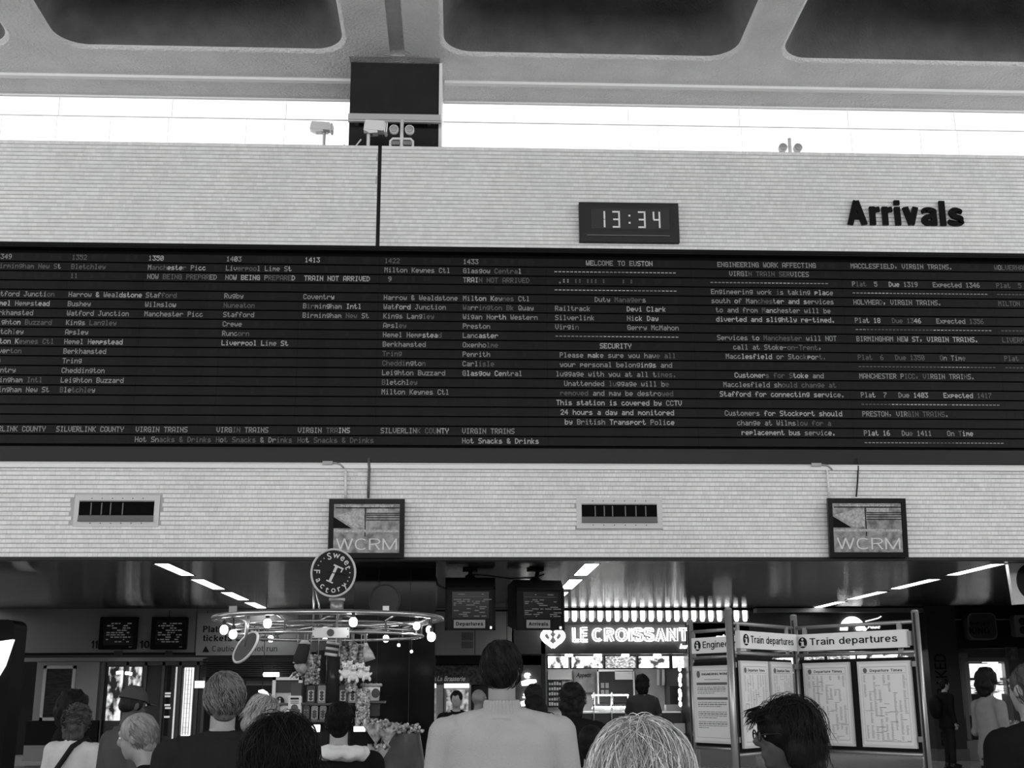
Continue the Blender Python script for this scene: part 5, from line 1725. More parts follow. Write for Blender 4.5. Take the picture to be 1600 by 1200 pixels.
for fx0, fx1, fz0, fz1 in ((-.012, .012, -.075, .075), (-.032, .032, -.08, -.068), (-.03, .065, .068, .082), (.052, .062, .04, .075)):
    mb.add([M @ (c + rt * x + up * z) for x, z in ((fx0, fz0), (fx1, fz0), (fx1, fz1), (fx0, fz1))], [(0, 1, 2, 3)])
mb.build('letter', lm, face)
MB().tube([M @ Vector((-.04, -.022, .008)), M @ Vector((.0, -.022, .0)), M @ Vector((.12, -.022, -.02))], .004, 5).build('clock_hand', printb, face)
mb = MB()
for a in (125, 140, 155, 0, -15, -28, -40):
    mb.ell(M @ Vector((Rs * .76 * math.cos(math.radians(a)), -.016, Rs * .8 * math.sin(math.radians(a)))), (.006, .003, .006), 6, 4)
mb.build('dots', lm, face, kind='stuff')
# second round sign hanging below the ring at the left, seen tilted
Ct = at(385, 1012, YS_ - .75)
Md = Matrix.Translation(Ct) @ Matrix.Rotation(math.radians(36), 4, 'Y') @ Matrix.Rotation(math.radians(-50), 4, 'Z')
f2 = disc_sign(Ct, .12, .142, Md, t, mat('hanging_disc', .055, .4), rim_m, 'hanging_disc')
MB().tube([at(389, 962, YS_ - .8), at(386, 985, YS_ - .78), at(381, 1010, YS_ - .78)], .013, 8).build('hanger', tube_st, f2)
# third round sign behind, edge of a dark disc
Cb = at(601, 938, YS_ + .7)
f3 = disc_sign(Cb, .145, .15, Matrix.Translation(Cb), t, mat('rear_disc', .010, .3), mat('rear_rim', .03, .4), 'rear_disc')
MB().box(*[v for v in strip_world(598, 959, 608, 947, YS_ + .5)[:2]], YS_ + .48, YS_ + .5, at(600, 960, YS_ + .5).z, at(600, 947, YS_ + .5).z).build('white_tag', notice_white, f3)
pbox(MB(), 358, 947, 371, 959, YS_ + .4, .02).build('white_tag', mat('tag_grey', .22, .5), t)

# --- display tower and counter
def mcol(px, Y=YS_):
    return at(px, 1080, Y).x
zsh1 = at(515, 1098.5, YS_ - .3).z
zsh2 = at(515, 1124, YS_ - .3).z
zct = at(515, 1135, YS_ - .5).z
counter_m = mat('stall_counter_black', .02, .35)
MB().tube([(cxs, YS_, 0), (cxs, YS_, zct - .25)], .62, 32).build('counter_base', counter_m, t)
MB().tube([(cxs, YS_, zct - .25), (cxs, YS_, zct - .22)], .68, 32).build('counter_shelf', chrome, t)
for z, r in ((zsh1, .42), (zsh2, .46)):
    MB().tube([(cxs, YS_, z - .02), (cxs, YS_, z)], r, 32).build('shelf', mat('shelf_dark', .06, .3), t)
MB().tube([(cxs, YS_, zct - .22), (cxs, YS_, zsh1 + .45)], .10, 16).build('core', mat('core_dark', .02, .4), t)
pbox(MB(), 553, 1135, 571, 1143, YS_ - .66, .03).build('lit_strip', emit('strip_glow', 1.6), t)
MB().tube([at(486, 1138, YS_ - .66), at(500, 1138, YS_ - .66)], .03, 8).build('lit_strip', emit('strip_glow2', .5), t)
# tall dark dispenser in the middle with a striped band
x0, x1, _, _ = prect(511, 1000, 531, 1080, YS_ - .35)
disp = thing('sweet_dispenser', 'tall dark dispenser with striped white band in the middle of the stall', 'dispenser', ((x0 + x1) / 2, YS_ - .35, zsh1))
MB().cyl(((x0 + x1) / 2, YS_ - .35, zsh1 + .01), ((x0 + x1) / 2, YS_ - .35, at(515, 1026, YS_ - .35).z), .062, 18).build('body', mat('dispenser_dark', .02, .25), disp)
Mt = Matrix.Translation(at(519, 1014, YS_ - .38)) @ Matrix.Rotation(math.radians(8), 4, 'Y')
for k in range(5):
    MB().cyl(Mt @ Vector((0, 0, -.06 + k * .024)), Mt @ Vector((0, 0, -.06 + k * .024 + .024)), .056, 18).build('band', mat('band_pale', .55, .4) if k % 2 == 0 else mat('band_dark', .05, .4), disp)
# boxes and jars in two rows
jar_m = [mat('sweet_tin_dark', .05, .3), mat('sweet_tin_mid', .14, .3), mat('sweet_tin_grey', .09, .35)]
lab_m = mat('tin_label', .38, .4)
words_ = ['leftmost', 'second from left', 'third from left', 'fourth from left', 'rightmost']
for row, (ya, yb, xs, zs) in enumerate(((1071, 1098, (480, 497, 514, 530, 545), zsh1), (1103, 1124, (475, 488, 501, 514, 527), zsh2))):
    for i, px in enumerate(xs):
        wpx = 13 if row == 0 else 10.5
        Yj = YS_ - (.33 if row == 0 else .38)
        xa, xb_ = at(px, 1090, Yj).x, at(px + wpx, 1090, Yj).x
        h = at(px, ya, Yj).z - zs
        j = thing('sweet_tin', '%s tin of sweets on the %s shelf of the stall tower' % (words_[i], 'upper' if row == 0 else 'lower'), 'tin', ((xa + xb_) / 2, Yj, zs), group='tins of sweets on the stall shelves')
        MB().bevbox(xa, xb_, Yj - .04, Yj + .03, zs, zs + h, .012).build('body', jar_m[i % 3], j)
        MB().box(xa + .012, xb_ - .012, Yj - .043, Yj - .04, zs + h * .12, zs + h * .72).build('label_panel', lab_m, j)
        mb = MB()
        for q in range(3):
            mb.ell(((xa + xb_) / 2, Yj - .045, zs + h * (.24 + q * .18)), (.018, .003, .014), 8, 4)
        mb.build('print', jar_m[0], j, kind='stuff')
        MB().bevbox(xa + .01, xb_ - .01, Yj - .035, Yj + .025, zs + h, zs + h + .012, .005).build('lid', mat('lid_dark', .03, .3), j)
# hanging nets and bags of sweets: lumps individually tinted
candy_m = island_mat('wrapped_sweets', .26, .85, .3)
def candy_column(name, px0, px1, py0, py1, Y, n, label, cat, size=.016, seed=0, m=candy_m):
    x0, x1, z0, z1 = prect(px0, py0, px1, py1, Y)
    tt_ = thing(name, label, cat, ((x0 + x1) / 2, Y, z0))
    MB().tube([((x0 + x1) / 2, Y + .02, z0), ((x0 + x1) / 2, Y + .02, z1)], (x1 - x0) * .42, 12).build('bag', mat('bag_shade', .05, .4), tt_)
    rnd = random.Random(seed)
    mb = MB()
    for k in range(n):
        a = rnd.uniform(-PI, 0)
        r = (x1 - x0) * .45
        p = ((x0 + x1) / 2 + r * math.cos(a), Y + .02 + r * math.sin(a), rnd.uniform(z0, z1))
        mb.ell(p, (size * rnd.uniform(.6, 1.2), size * .6, size * rnd.uniform(.6, 1.2)), 6, 4, Matrix.Rotation(rnd.random() * 3, 3, 'Y'))
    mb.build('sweets', m, tt_, kind='stuff')
    MB().tube([((x0 + x1) / 2, Y, z1), ((x0 + x1) / 2, Y, zr - .15)], .004, 5).build('cord', mat('cord_pale', .3, .6), tt_)
    return tt_
candy_column('sweet_bag', 477, 492, 1022, 1068, YS_ - .4, 170, 'long bag of wrapped sweets hanging left of the dark dispenser', 'bag', seed=1)
candy_column('sweet_bag', 493, 500, 1024, 1070, YS_ - .36, 60, 'thin pale strip of sweets beside the dark dispenser', 'bag', seed=2, size=.014)
candy_column('sweet_bag', 532, 545, 1006, 1045, YS_ - .38, 130, 'net of sweets hanging just right of the dispenser', 'bag', seed=3)
candy_column('sweet_bag', 546, 558, 1004, 1045, YS_ - .42, 130, 'middle net of sweets above the white soft toys', 'bag', seed=4)
candy_column('sweet_bag', 559, 569, 1008, 1044, YS_ - .36, 110, 'outer net of sweets right of the white soft toys', 'bag', seed=5)
candy_column('sweet_bag', 556, 577, 1078, 1134, YS_ - .40, 330, 'wide tube of mixed sweets below the soft toys', 'bag', seed=6, size=.015)
candy_column('sweet_bag', 540, 556, 1062, 1080, YS_ - .42, 60, 'pale packet of sweets under the soft toys', 'bag', seed=7)
def soft_toy(px, py, s, Y, label):
    p = at(px, py, Y)
    t_ = thing('soft_toy', label, 'toy', tuple(p), group='soft toys hanging on the stall')
    m = mat('toy_fur_pale', .62, .9, noise=.25, scale=30, bump=.01)
    b = MB()
    b.ell(p, (s * .5, s * .4, s * .6), 12, 8)
    for sx in (-1, 1):
        b.ell(p + Vector((sx * s * .45, -.01, -s * .55)), (s * .2, s * .2, s * .32), 8, 6)
        b.ell(p + Vector((sx * s * .55, -.01, s * .15)), (s * .17, s * .17, s * .3), 8, 6, Matrix.Rotation(sx * .7, 3, 'Y'))
    b.build('body', m, t_)
    hd = MB()
    hp = p + Vector((0, -.02, s * .8))
    hd.ell(hp, (s * .42, s * .38, s * .38), 12, 8)
    hd.ell(hp + Vector((0, -s * .36, -s * .08)), (s * .18, s * .16, s * .14), 8, 6)
    ho = hd.build('head', m, t_)
    for sx in (-1, 1):
        MB().ell(hp + Vector((sx * s * .33, .0, s * .33)), (s * .14, s * .08, s * .16), 8, 6).build('ear', m, ho)
        MB().ell(hp + Vector((sx * s * .15, -s * .36, s * .08)), (s * .05, s * .04, s * .05), 6, 4).build('eye', printb, ho)
    return t_
for k, (px, py, s, lb) in enumerate(((540, 1052, .075, 'pale soft toy at the left of the hanging group'), (552, 1055, .075, 'pale soft toy in the middle of the hanging group'), (563, 1052, .07, 'pale soft toy at the right of the hanging group'), (573, 1055, .06, 'small pale soft toy at the outer right edge of the group'), (547, 1045, .055, 'small pale soft toy above the middle of the group'))):
    soft_toy(px, py, s, YS_ - .5, lb)
def stocking(pts, r, label, m, tip):
    P = [at(x, y, YS_ - .45) for x, y in pts]
    t_ = thing('sweet_stocking', label, 'stocking', tuple(P[-1]))
    MB().tube(P, r, 10).build('body', m, t_)
    MB().tube([P[0], P[0] + Vector((0, 0, .03))], [r[0] * 1.1, r[0] * .5], 10).build('cuff', mat('cuff_pale', .55, .6), t_)
    MB().tube([P[0] + Vector((0, 0, .03)), Vector((P[0].x, P[0].y, zr - .15))], .004, 5).build('cord', mat('cord_pale', .3, .6), t_)
stocking([(476, 1006), (473, 1020), (468, 1032), (463, 1040)], [.05, .06, .06, .03], 'dark hanging stocking at the left of the stall tower', mat('stocking_dark', .03, .7), 0)
stocking([(480, 1010), (479, 1022), (476, 1030)], [.02, .028, .02], 'narrow pale stocking beside the dark stocking', mat('stocking_pale', .5, .6), 0)
stocking([(464, 1036), (470, 1043), (478, 1049)], [.035, .05, .03], 'grey wrapped bundle below the dark stocking', mat('bundle_grey', .25, .6, noise=.5, scale=30), 0)
stocking([(572, 1010), (575, 1022), (578, 1032)], [.022, .045, .05], 'small pale filled bag hanging at the right of the tower', mat('bag_pale', .33, .5, noise=.5, scale=25), 0)
# plant pot of lollipops at left
t_ = thing('lollipop_pot', 'square pot of round lollipops at the left of the tower', 'pot', (mcol(464, YS_ - .3), YS_ - .3, at(464, 1086, YS_ - .3).z))
pbox(MB(), 456, 1067, 473, 1088, YS_ - .3, .06, .06).build('pot', mat('pot_grey', .07, .5), t_)
rnd = random.Random(11)
pc = at(465, 1058, YS_ - .3)
for k in range(34):
    a, e = rnd.uniform(0, 2 * PI), rnd.uniform(.1, 1.4)
    d = Vector((math.cos(a) * math.cos(e), math.sin(a) * math.cos(e), math.sin(e)))
    p = pc + Vector((d.x * .06, d.y * .06, d.z * .05 - .01))
    MB().ell(p, (.011, .011, .011), 8, 6).build('lollipop', mat('lolly_pale', .6, .3) if k % 3 else mat('lolly_dark', .12, .3), t_)
MB().tube([at(464, 1088, YS_ - .3), Vector((mcol(464, YS_ - .3), YS_ - .3, zct - .2))], .012, 8).build('stem', tube_st, t_)
# poster sheet leaning by the tower
t_ = thing('price_sheet', 'framed pale price sheet beside the lower tins', 'sheet', (mcol(460, YS_ - .45), YS_ - .45, at(460, 1116, YS_ - .45).z))
pbox(MB(), 450, 1087, 471, 1116, YS_ - .45, .01).build('sheet', mat('sheet_pale', .5, .5), t_)
mb = MB()
for r, (a, b) in enumerate(((1090, 1093), (1095, 1096), (1098, 1099))):
    pbox(mb, 454, a, 467, b, YS_ - .46, .004)
mb.build('print', printb, t_, kind='stuff')
mb = MB()
for p_ in ((460, 1106, .03), (456, 1111, .022), (465, 1111, .022)):
    mb.ell(at(p_[0], p_[1], YS_ - .465), (p_[2], .004, p_[2]), 10, 5)
mb.build('figure_print', mat('print_grey', .08, .6), t_, kind='stuff')
# white bucket with round emblem, on a box
t_ = thing('sweet_bucket', 'white bucket with round emblem and frilled rim at the right of the tower', 'bucket', (mcol(580, YS_ - .3), YS_ - .3, at(580, 1096, YS_ - .3).z))
b0, b1 = at(580, 1095, YS_ - .3), at(580, 1071, YS_ - .3)
MB().tube([b0, b1], [.068, .078], 20).build('body', mat('bucket_white', .62, .4), t_)
rim = MB()
rim.tube([(b1.x + .083 * math.cos(2 * PI * k / 20), b1.y + .083 * math.sin(2 * PI * k / 20), b1.z + .006 * (k % 2)) for k in range(20)], .014, 6, closed=True).build('frilled_rim', mat('rim_grey', .3, .6), t_)
mb = MB()
c_ = at(587, 1083, YS_ - .39)
mb.ell(c_, (.036, .006, .04), 16, 6)
mb.build('emblem', mat('emblem_dark', .06, .4), t_)
o = pbox(MB(), 578, 1097, 593, 1119, YS_ - .3, .05, .05).build('storage_box', mat('box_dark', .035, .5))
tag(o, 'dark box under the white bucket at the stall', 'box')
MB().box(b0.x - .12, b0.x + .12, YS_ - .38, YS_ - .18, b0.z - .02, b0.z - .002).build('bracket_shelf', mat('shelf_dark', .06, .3), t)
# information board to the left, behind the stall
t_ = thing('notice_board', 'pale framed notice board with round i emblem left of the stall tower', 'board', (at(447, 1120, 13).x, 13, 0))
x0, x1, z0, z1 = prect(424, 1058, 473, 1124, 13)
f = MB()
f.box(x0, x1, 12.96, 13, z0, z0 + .04).box(x0, x1, 12.96, 13, z1 - .03, z1).box(x0, x0 + .035, 12.96, 13, z0, z1).box(x1 - .035, x1, 12.96, 13, z0, z1)
f.build('frame', mat('frame_white', .6, .4), t_)
MB().box(x0, x1, 13, 13.03, z0, z1).build('panel', mat('panel_pale3', .45, .5), t_)
pbox(MB(), 429, 1063, 472, 1082, 12.99, .01).build('dark_heading', mat('heading_grey', .06, .5), t_)
mb = MB()
c_ = at(437, 1096, 12.97)
mb.prism([(c_.x + .045 * math.cos(a), c_.z + .05 * math.sin(a)) for a in [2 * PI * k / 20 for k in range(20)]], 12.975, 12.985)
mb.build('disc', printb, t_)
MB().box(c_.x - .008, c_.x + .008, 12.97, 12.975, c_.z - .03, c_.z + .012).box(c_.x - .008, c_.x + .008, 12.97, 12.975, c_.z + .02, c_.z + .034).build('letter_i', mat('sign_white', .5, .4), t_)
MB().box(x0 + .05, x0 + .09, 13, 13.04, 0, z0).box(x1 - .09, x1 - .05, 13, 13.04, 0, z0).build('leg', tube_st, t_)
# cellophane bouquets and barrel at right
cello = mat('cellophane', .35, .15, noise=.7, scale=20)
def bouquet(px, py, s, label, seed, Y=YS_ - .85):
    c = at(px, py, Y)
    t_ = thing('sweet_bouquet', label, 'bouquet', tuple(c - Vector((0, 0, s))))
    rnd = random.Random(seed)
    w = MB()
    N = 14
    vs = [c - Vector((0, 0, s))]
    for k in range(N):
        a = 2 * PI * k / N
        r = s * rnd.uniform(.6, .95)
        vs.append(c + Vector((r * math.cos(a), r * math.sin(a), s * rnd.uniform(.0, .5))))
    w.add(vs, [(0, k + 1, (k + 1) % N + 1) for k in range(N)], False)
    w.build('wrapper', cello, t_)
    mb = MB()
    for k in range(60):
        a, r = rnd.uniform(0, 2 * PI), s * .6 * math.sqrt(rnd.random())
        mb.ell(c + Vector((r * math.cos(a), r * math.sin(a), s * rnd.uniform(-.1, .35))), (.014, .012, .014), 6, 4)
    mb.build('sweets', candy_m, t_, kind='stuff')
bouquet(588, 1135, .14, 'upper cellophane bouquet of sweets beside the white hood', 1)
bouquet(605, 1140, .13, 'middle cellophane bouquet of sweets near the barrel', 2)
bouquet(592, 1172, .12, 'lower cellophane bouquet of sweets beside the white hood', 3, YS_ - .8)
cb_ = at(627, 1146, YS_ - .3)
t_ = thing('sweet_barrel', 'dark round barrel topped with wrapped sweets at the right of the stall', 'barrel', (cb_.x, cb_.y, 0))
MB().tube([(cb_.x, cb_.y, 0), (cb_.x, cb_.y, cb_.z * .5), (cb_.x, cb_.y, cb_.z)], [.20, .27, .16], 24).build('body', mat('barrel_grey', .06, .3, noise=.5, scale=4), t_)
mb = MB()
for k in range(110):
    a, r = rnd.uniform(0, 2 * PI), .19 * math.sqrt(rnd.random())
    mb.ell((cb_.x + r * math.cos(a), cb_.y + r * math.sin(a), cb_.z + rnd.uniform(0, .07)), (.018, .016, .014), 6, 4, Matrix.Rotation(rnd.random() * 3, 3, 'Y'))
mb.build('sweets', candy_m, t_, kind='stuff')
# ================================================================== PEOPLE
PEND = []
def finish_later(o, voxel, smooth=2, disp=0.0, dscale=8.0, seed=0):
    m = o.modifiers.new('fuse', 'REMESH')
    m.mode = 'VOXEL'
    m.voxel_size = voxel
    m.use_smooth_shade = True
    if smooth:
        s = o.modifiers.new('soft', 'SMOOTH')
        s.factor = .5
        s.iterations = smooth
    PEND.append((o, disp, dscale, seed))
def bake_pending():
    bpy.context.view_layer.update()
    dg = bpy.context.evaluated_depsgraph_get()
    done = []
    for o, disp, ds, seed in PEND:
        me = bpy.data.meshes.new_from_object(o.evaluated_get(dg))
        done.append((o, me, disp, ds, seed))
    for o, me, disp, ds, seed in done:
        mats = list(o.data.materials)
        o.modifiers.clear()
        if disp:
            n = len(me.vertices)
            co = np.empty(n * 3, dtype=np.float32)
            no = np.empty(n * 3, dtype=np.float32)
            me.vertices.foreach_get('co', co)
            me.vertex_normals.foreach_get('vector', no)
            co = co.reshape(-1, 3)
            no = no.reshape(-1, 3)
            dd = np.empty(n, dtype=np.float32)
            for i in range(n):
                q = Vector((co[i, 0] * ds + seed * 7.3, co[i, 1] * ds + seed * 1.7, co[i, 2] * ds * .55))
                dd[i] = disp * mnoise.noise(q) + disp * .5 * mnoise.noise(q * 2.1)
            co += no * dd[:, None]
            me.vertices.foreach_set('co', co.reshape(-1))
            me.update()
        me.materials.clear()
        for m in mats:
            me.materials.append(m)
        me.polygons.foreach_set('use_smooth', [True] * len(me.polygons))
        o.data = me
skin_l = mat('skin_light', .22, .5, noise=.1, scale=12)
skin_d = mat('skin_dark', .06, .45, noise=.2, scale=12)
def cloth(name, g, sc=60, bump=.0015, noise=.12):
    return mat(name, g, .9, noise=noise, scale=9, bump=bump, bscale=sc, spec=.04)
def hairm(name, g, noise=.4):
    return mat(name, g, .55, noise=noise, scale=22, spec=.08, stretch=(3, 3, .6), bump=.002, bscale=70)
HEADY = .0
def person(px, pytop, Y, label, turn=0.0, top=None, coat=None, legs=None, hair='short', hm=None, skin=None, vox=.014, wide=1.0, htop=None,
           arms='down', collar=None, group=None, headturn=0.0, nod=0.0, cov=None, coat_len=.78, female=False, lean=0.0, strands=0, extra=None, hfix=None, disp=.006, fat=1.0, hscale=1.0, sleeve='long'):
    P = at(px, pytop, Y)
    H = hfix or P.z
    hair_up = {'short': .012, 'bob': .03, 'long': .025, 'curly': .05, 'cap': .03, 'bald': .0, 'big': .06, 'buzz': .005, 'hat': .035}[hair]
    s = (H - hair_up) / 1.752
    root = thing('person', label, 'person', (P.x, Y, 0), -turn, group)
    M = Matrix.Translation((P.x, Y, 0)) @ Matrix.Rotation(-turn, 4, 'Z') @ Matrix.Scale(s, 4)
    skin = skin or skin_l
    legs = legs or cloth('dark_trousers', .012)
    fw = wide * (.93 if female else 1.0)
    def tr(mb):
        mb.v = [tuple(M @ Vector(v)) for v in mb.v]
        return mb
    # torso rings with optional forward lean
    def L(z):
        return lean * max(0, z - .9)
    hipw = .165 * (1.06 if female else 1) * fat
    TR = [(0, 0, .80, hipw * .9, .10 * fat), (0, -.01, .90, hipw, .115 * fat), (0, 0, 1.08, .145 * fw * fat, .105 * fat), (0, 0, 1.24, .165 * fw * fat, .118 * fat), (0, -.005, 1.36, .178 * fw, .112), (0, -.01, 1.425, .150 * fw, .085), (0, -.008, 1.47, .078, .066), (0, -.005, 1.50, .058, .060)]
    def torso(mb, d=0.0, z0=.78, z1=1.5, flare=0.0):
        rr = [(cx, cy + L(z), z, rx + d, ry + d) for cx, cy, z, rx, ry in TR if z0 <= z <= z1]
        if z0 < .8:
            rr = [(0, 0, z0, hipw + d + flare, .12 * fat + d + flare)] + [r for r in rr if r[2] > z0 + .05]
        mb.rings(rr, 24)
    SH = {1: Vector((.178 * fw, -.01 + L(1.40), 1.40)), -1: Vector((-.178 * fw, -.01 + L(1.40), 1.40))}
    def arm_pts(sd):
        a = arms[0 if sd < 0 else 1] if isinstance(arms, (tuple, list)) else arms
        S = SH[sd]
        if a == 'down':
            return [S + Vector((-.04 * sd, 0, .01)), S + Vector((.012 * sd, 0, -.01)), S + Vector((.05 * sd, -.02, -.28)), S + Vector((.055 * sd, .04, -.52))]
        if a == 'fold':
            return [S + Vector((-.04 * sd, 0, .01)), S + Vector((.015 * sd, 0, -.01)), S + Vector((.065 * sd, 0, -.28)), S + Vector((-.06 * sd, .20, -.22))]
        if a == 'reach':
            return [S + Vector((-.04 * sd, 0, .01)), S + Vector((.012 * sd, 0, -.01)), S + Vector((.08 * sd, .10, -.25)), S + Vector((.03 * sd, .32, -.22))]
        if a == 'pocket':
            return [S + Vector((-.04 * sd, 0, .01)), S + Vector((.015 * sd, 0, -.01)), S + Vector((.11 * sd, -.06, -.28)), S + Vector((.02 * sd, .06, -.48))]
        if a == 'phone':
            return [S + Vector((-.04 * sd, 0, .01)), S + Vector((.02 * sd, 0, -.01)), S + Vector((.09 * sd, .08, -.26)), S + Vector((-.02 * sd, .20, -.02))]
    def armtube(mb, sd, d=0.0, upto=3):
        pts = arm_pts(sd)
        rs = [.05 + d, .056 + d, .042 + d, .031 + d]
        mb.tube(pts[:upto + 1], rs[:upto + 1], 14)
        for p, r in list(zip(pts, rs))[1:upto]:
            mb.ell(p, (r, r, r), 12, 8)
    # ---- body: one continuous skin figure
    b = MB()
    torso(b)
    HY = L(1.62) + .01
    HR = Matrix.Translation((0, HY, 1.54)) @ Matrix.Rotation(-headturn, 4, 'Z') @ Matrix.Rotation(-nod, 4, 'X') @ Matrix.Translation((0, 0, -1.54))
    def H_(p):
        return HR @ Vector(p)
    H3 = HR.to_3x3()
    b.tube([(0, L(1.45) - .008, 1.43), (0, L(1.5) - .0, 1.50), H_((0, .0, 1.58))], [.066, .056, .056], 16)
    b.ell(H_((0, -.004, 1.655)), (.074 * hscale, .092 * hscale, .097), 20, 14, H3)
    b.ell(H_((0, .022, 1.600)), (.060, .070, .078), 18, 12, H3)
    b.ell(H_((0, .062, 1.556)), (.030, .028, .022), 12, 8, H3)          # chin
    b.tube([H_((0, .090, 1.665)), H_((0, .110, 1.632)), H_((0, .100, 1.620))], [.010, .016, .012], 10)      # nose
    b.ell(H_((0, .086, 1.585)), (.024, .014, .010), 10, 6, H3)          # lips
    for sd in (-1, 1):
        b.ell(H_((sd * .034, .078, 1.682)), (.024, .012, .008), 8, 6, H3)     # brow
        b.ell(H_((sd * .036, .062, 1.615)), (.022, .022, .022), 8, 6, H3)     # cheek
        b.ell(H_((sd * (.078 * hscale), -.010, 1.632)), (.010, .020, .032), 10, 8, H3 @ Matrix.Rotation(sd * -.35, 3, 'Z'))
        b.ell(H_((sd * (.074 * hscale), .0, 1.614)), (.008, .010, .014), 8, 6, H3)
        armtube(b, sd)
        a = arm_pts(sd)
        dv = (a[3] - a[2]).normalized()
        b.ell(a[3] + dv * .045, (.020, .036, .048), 10, 8, dv.to_track_quat('Z', 'Y').to_matrix())
        # legs
        b.tube([(sd * .085, 0, .88), (sd * .092, .015, .48), (sd * .095, -.015, .09)], [.082, .052, .038], 14)
        b.ell((sd * .092, .015, .48), (.053, .055, .055), 10, 8)
        b.ell((sd * .098, .045, .045), (.042, .12, .042), 12, 8)
    tr(b)
    bo = b.build('body', skin, root)
    finish_later(bo, vox, 1)
    # fingers: five on each hand, slightly curled
    for sd in (-1, 1):
        a = arm_pts(sd)
        dv = (a[3] - a[2]).normalized()
        side = Vector((0, 1, 0)) - dv * dv.y
        side = side.normalized() if side.length > .2 else Vector((1, 0, 0))
        inn = dv.cross(side).normalized() * (-sd)
        f = MB()
        for k, (o_, ln) in enumerate(((-.024, .052), (-.008, .066), (.009, .070), (.025, .062))):
            p0 = a[3] + dv * .078 + side * o_
            f.tube([p0, p0 + dv * ln * .5 + inn * .004, p0 + dv * ln * .85 + inn * .022], [.0095, .009, .007], 6)
        p0 = a[3] + dv * .035 + side * .030
        f.tube([p0, p0 + dv * .02 + side * .022, p0 + dv * .045 + side * .028 + inn * .015], [.012, .0105, .008], 6)
        tr(f)
        f.build('fingers', skin, bo, kind='stuff')
    # eyes
    for sd in (-1, 1):
        e = MB()
        e.ell(H_((sd * .032, .078, 1.655)), (.012, .010, .009), 10, 8)
        eo = tr(e).build('eye', mat('eye_white', .5, .3), bo)
    e = MB()
    for sd in (-1, 1):
        e.ell(H_((sd * .032, .0865, 1.655)), (.0055, .003, .0055), 8, 6)
    tr(e).build('iris', printb, bo)
    # ---- trousers, shoes
    g = MB()
    g.rings([(0, 0, .78, hipw * .92, .112), (0, -.005, .90, hipw + .012, .125), (0, 0, 1.02, .15 * fw, .115)], 20)
    for sd in (-1, 1):
        g.tube([(sd * .085, 0, .88), (sd * .092, .012, .48), (sd * .095, -.005, .07)], [.094, .072, .060], 14)
    tr(g)
    finish_later(g.build('trousers', legs, root), .034, 1, .006, 7, Y)
    for sd in (-1, 1):
        f = MB()
        f.ell((sd * .098, .05, .048), (.050, .135, .048), 14, 8)
        f.ell((sd * .096, -.01, .075), (.050, .06, .06), 12, 8)
        f.box(sd * .098 - .045, sd * .098 + .045, -.08, .175, 0, .02)
        tr(f)
        f.build('shoe', mat('black_leather', .012, .3), root)
    # ---- upper garment(s)
    if top is not None:
        c = MB()
        torso(c, .012 if coat is None else .006, .80, 1.47)
        for sd in (-1, 1):
            if sleeve == 'short':
                pa = arm_pts(sd)
                c.tube([pa[0], pa[1], pa[1].lerp(pa[2], .8)], [.062, .070, .064], 14)
            else:
                armtube(c, sd, .012)
            c.ell(SH[sd] + Vector((-.01 * sd, 0, -.005)), (.062, .062, .055), 12, 8)
        c.tube([SH[-1] + Vector((.03, .0, .02)), (0, -.01 + L(1.44), 1.445), SH[1] + Vector((-.03, .0, .02))], [.045, .068, .045], 14)
        tr(c)
        to = c.build('top', top, root)
        finish_later(to, vox, 3, disp, 8, px * .01)
    if coat is not None:
        c = MB()
        torso(c, .030, coat_len, 1.47, .02)
        for sd in (-1, 1):
            armtube(c, sd, .024)
            c.ell(SH[sd] + Vector((-.012 * sd, 0, -.008)), (.078, .078, .062), 12, 8)
        c.tube([SH[-1] + Vector((.03, -.005, .015)), (0, -.02 + L(1.44), 1.44), SH[1] + Vector((-.03, -.005, .015))], [.055, .075, .055], 14)
        tr(c)
        co_ = c.build('coat', coat, root)
        finish_later(co_, vox, 3, disp * 1.6, 6, px * .013)
    garment = coat or top
    gobj = co_ if coat is not None else (to if top is not None else bo)
    # collar
    if collar == 'roll':
        k = MB()
        n = 60
        r0 = []
        for (zz, rx, ry) in ((1.455, .082, .078), (1.475, .077, .074), (1.500, .073, .072), (1.515, .071, .071), (1.522, .066, .067), (1.512, .060, .061)):
            r0.append((0, L(zz) - .004, zz, rx, ry))
        vs, fs = [], []
        N = 120
        for i, (cx, cy, cz, rx, ry) in enumerate(r0):
            for q in range(N):
                a = 2 * PI * q / N
                rib = 1 + (.035 * (1 if (q // 2) % 2 == 0 else -1) if 0 < i < 5 else 0)
                vs.append((cx + rx * rib * math.cos(a), cy + ry * rib * math.sin(a), cz))
        for i in range(len(r0) - 1):
            for q in range(N):
                fs.append((i * N + q, i * N + (q + 1) % N, (i + 1) * N + (q + 1) % N, (i + 1) * N + q))
        k.add(vs, fs, True)
        tr(k).build('roll_collar', garment, gobj)
    elif collar == 'coat':
        k = MB()
        N = 40
        vs, fs = [], []
        prof = [(1.435, .120, .100), (1.465, .098, .092), (1.492, .080, .082), (1.500, .074, .078), (1.485, .068, .070)]
        for cz, rx, ry in prof:
            for q in range(N):
                a = 2 * PI * q / N
                front = max(0, math.sin(a))
                vs.append((rx * math.cos(a), L(cz) - .01 + ry * math.sin(a), cz - .045 * front ** 2))
        for i in range(len(prof) - 1):
            for q in range(N):
                fs.append((i * N + q, i * N + (q + 1) % N, (i + 1) * N + (q + 1) % N, (i + 1) * N + q))
        k.add(vs, fs, True)
        tr(k).build('collar', garment, gobj)
    elif collar == 'hood':
        k = MB()
        k.ell((0, -.085 + L(1.44), 1.455), (.18, .10, .055), 16, 10)
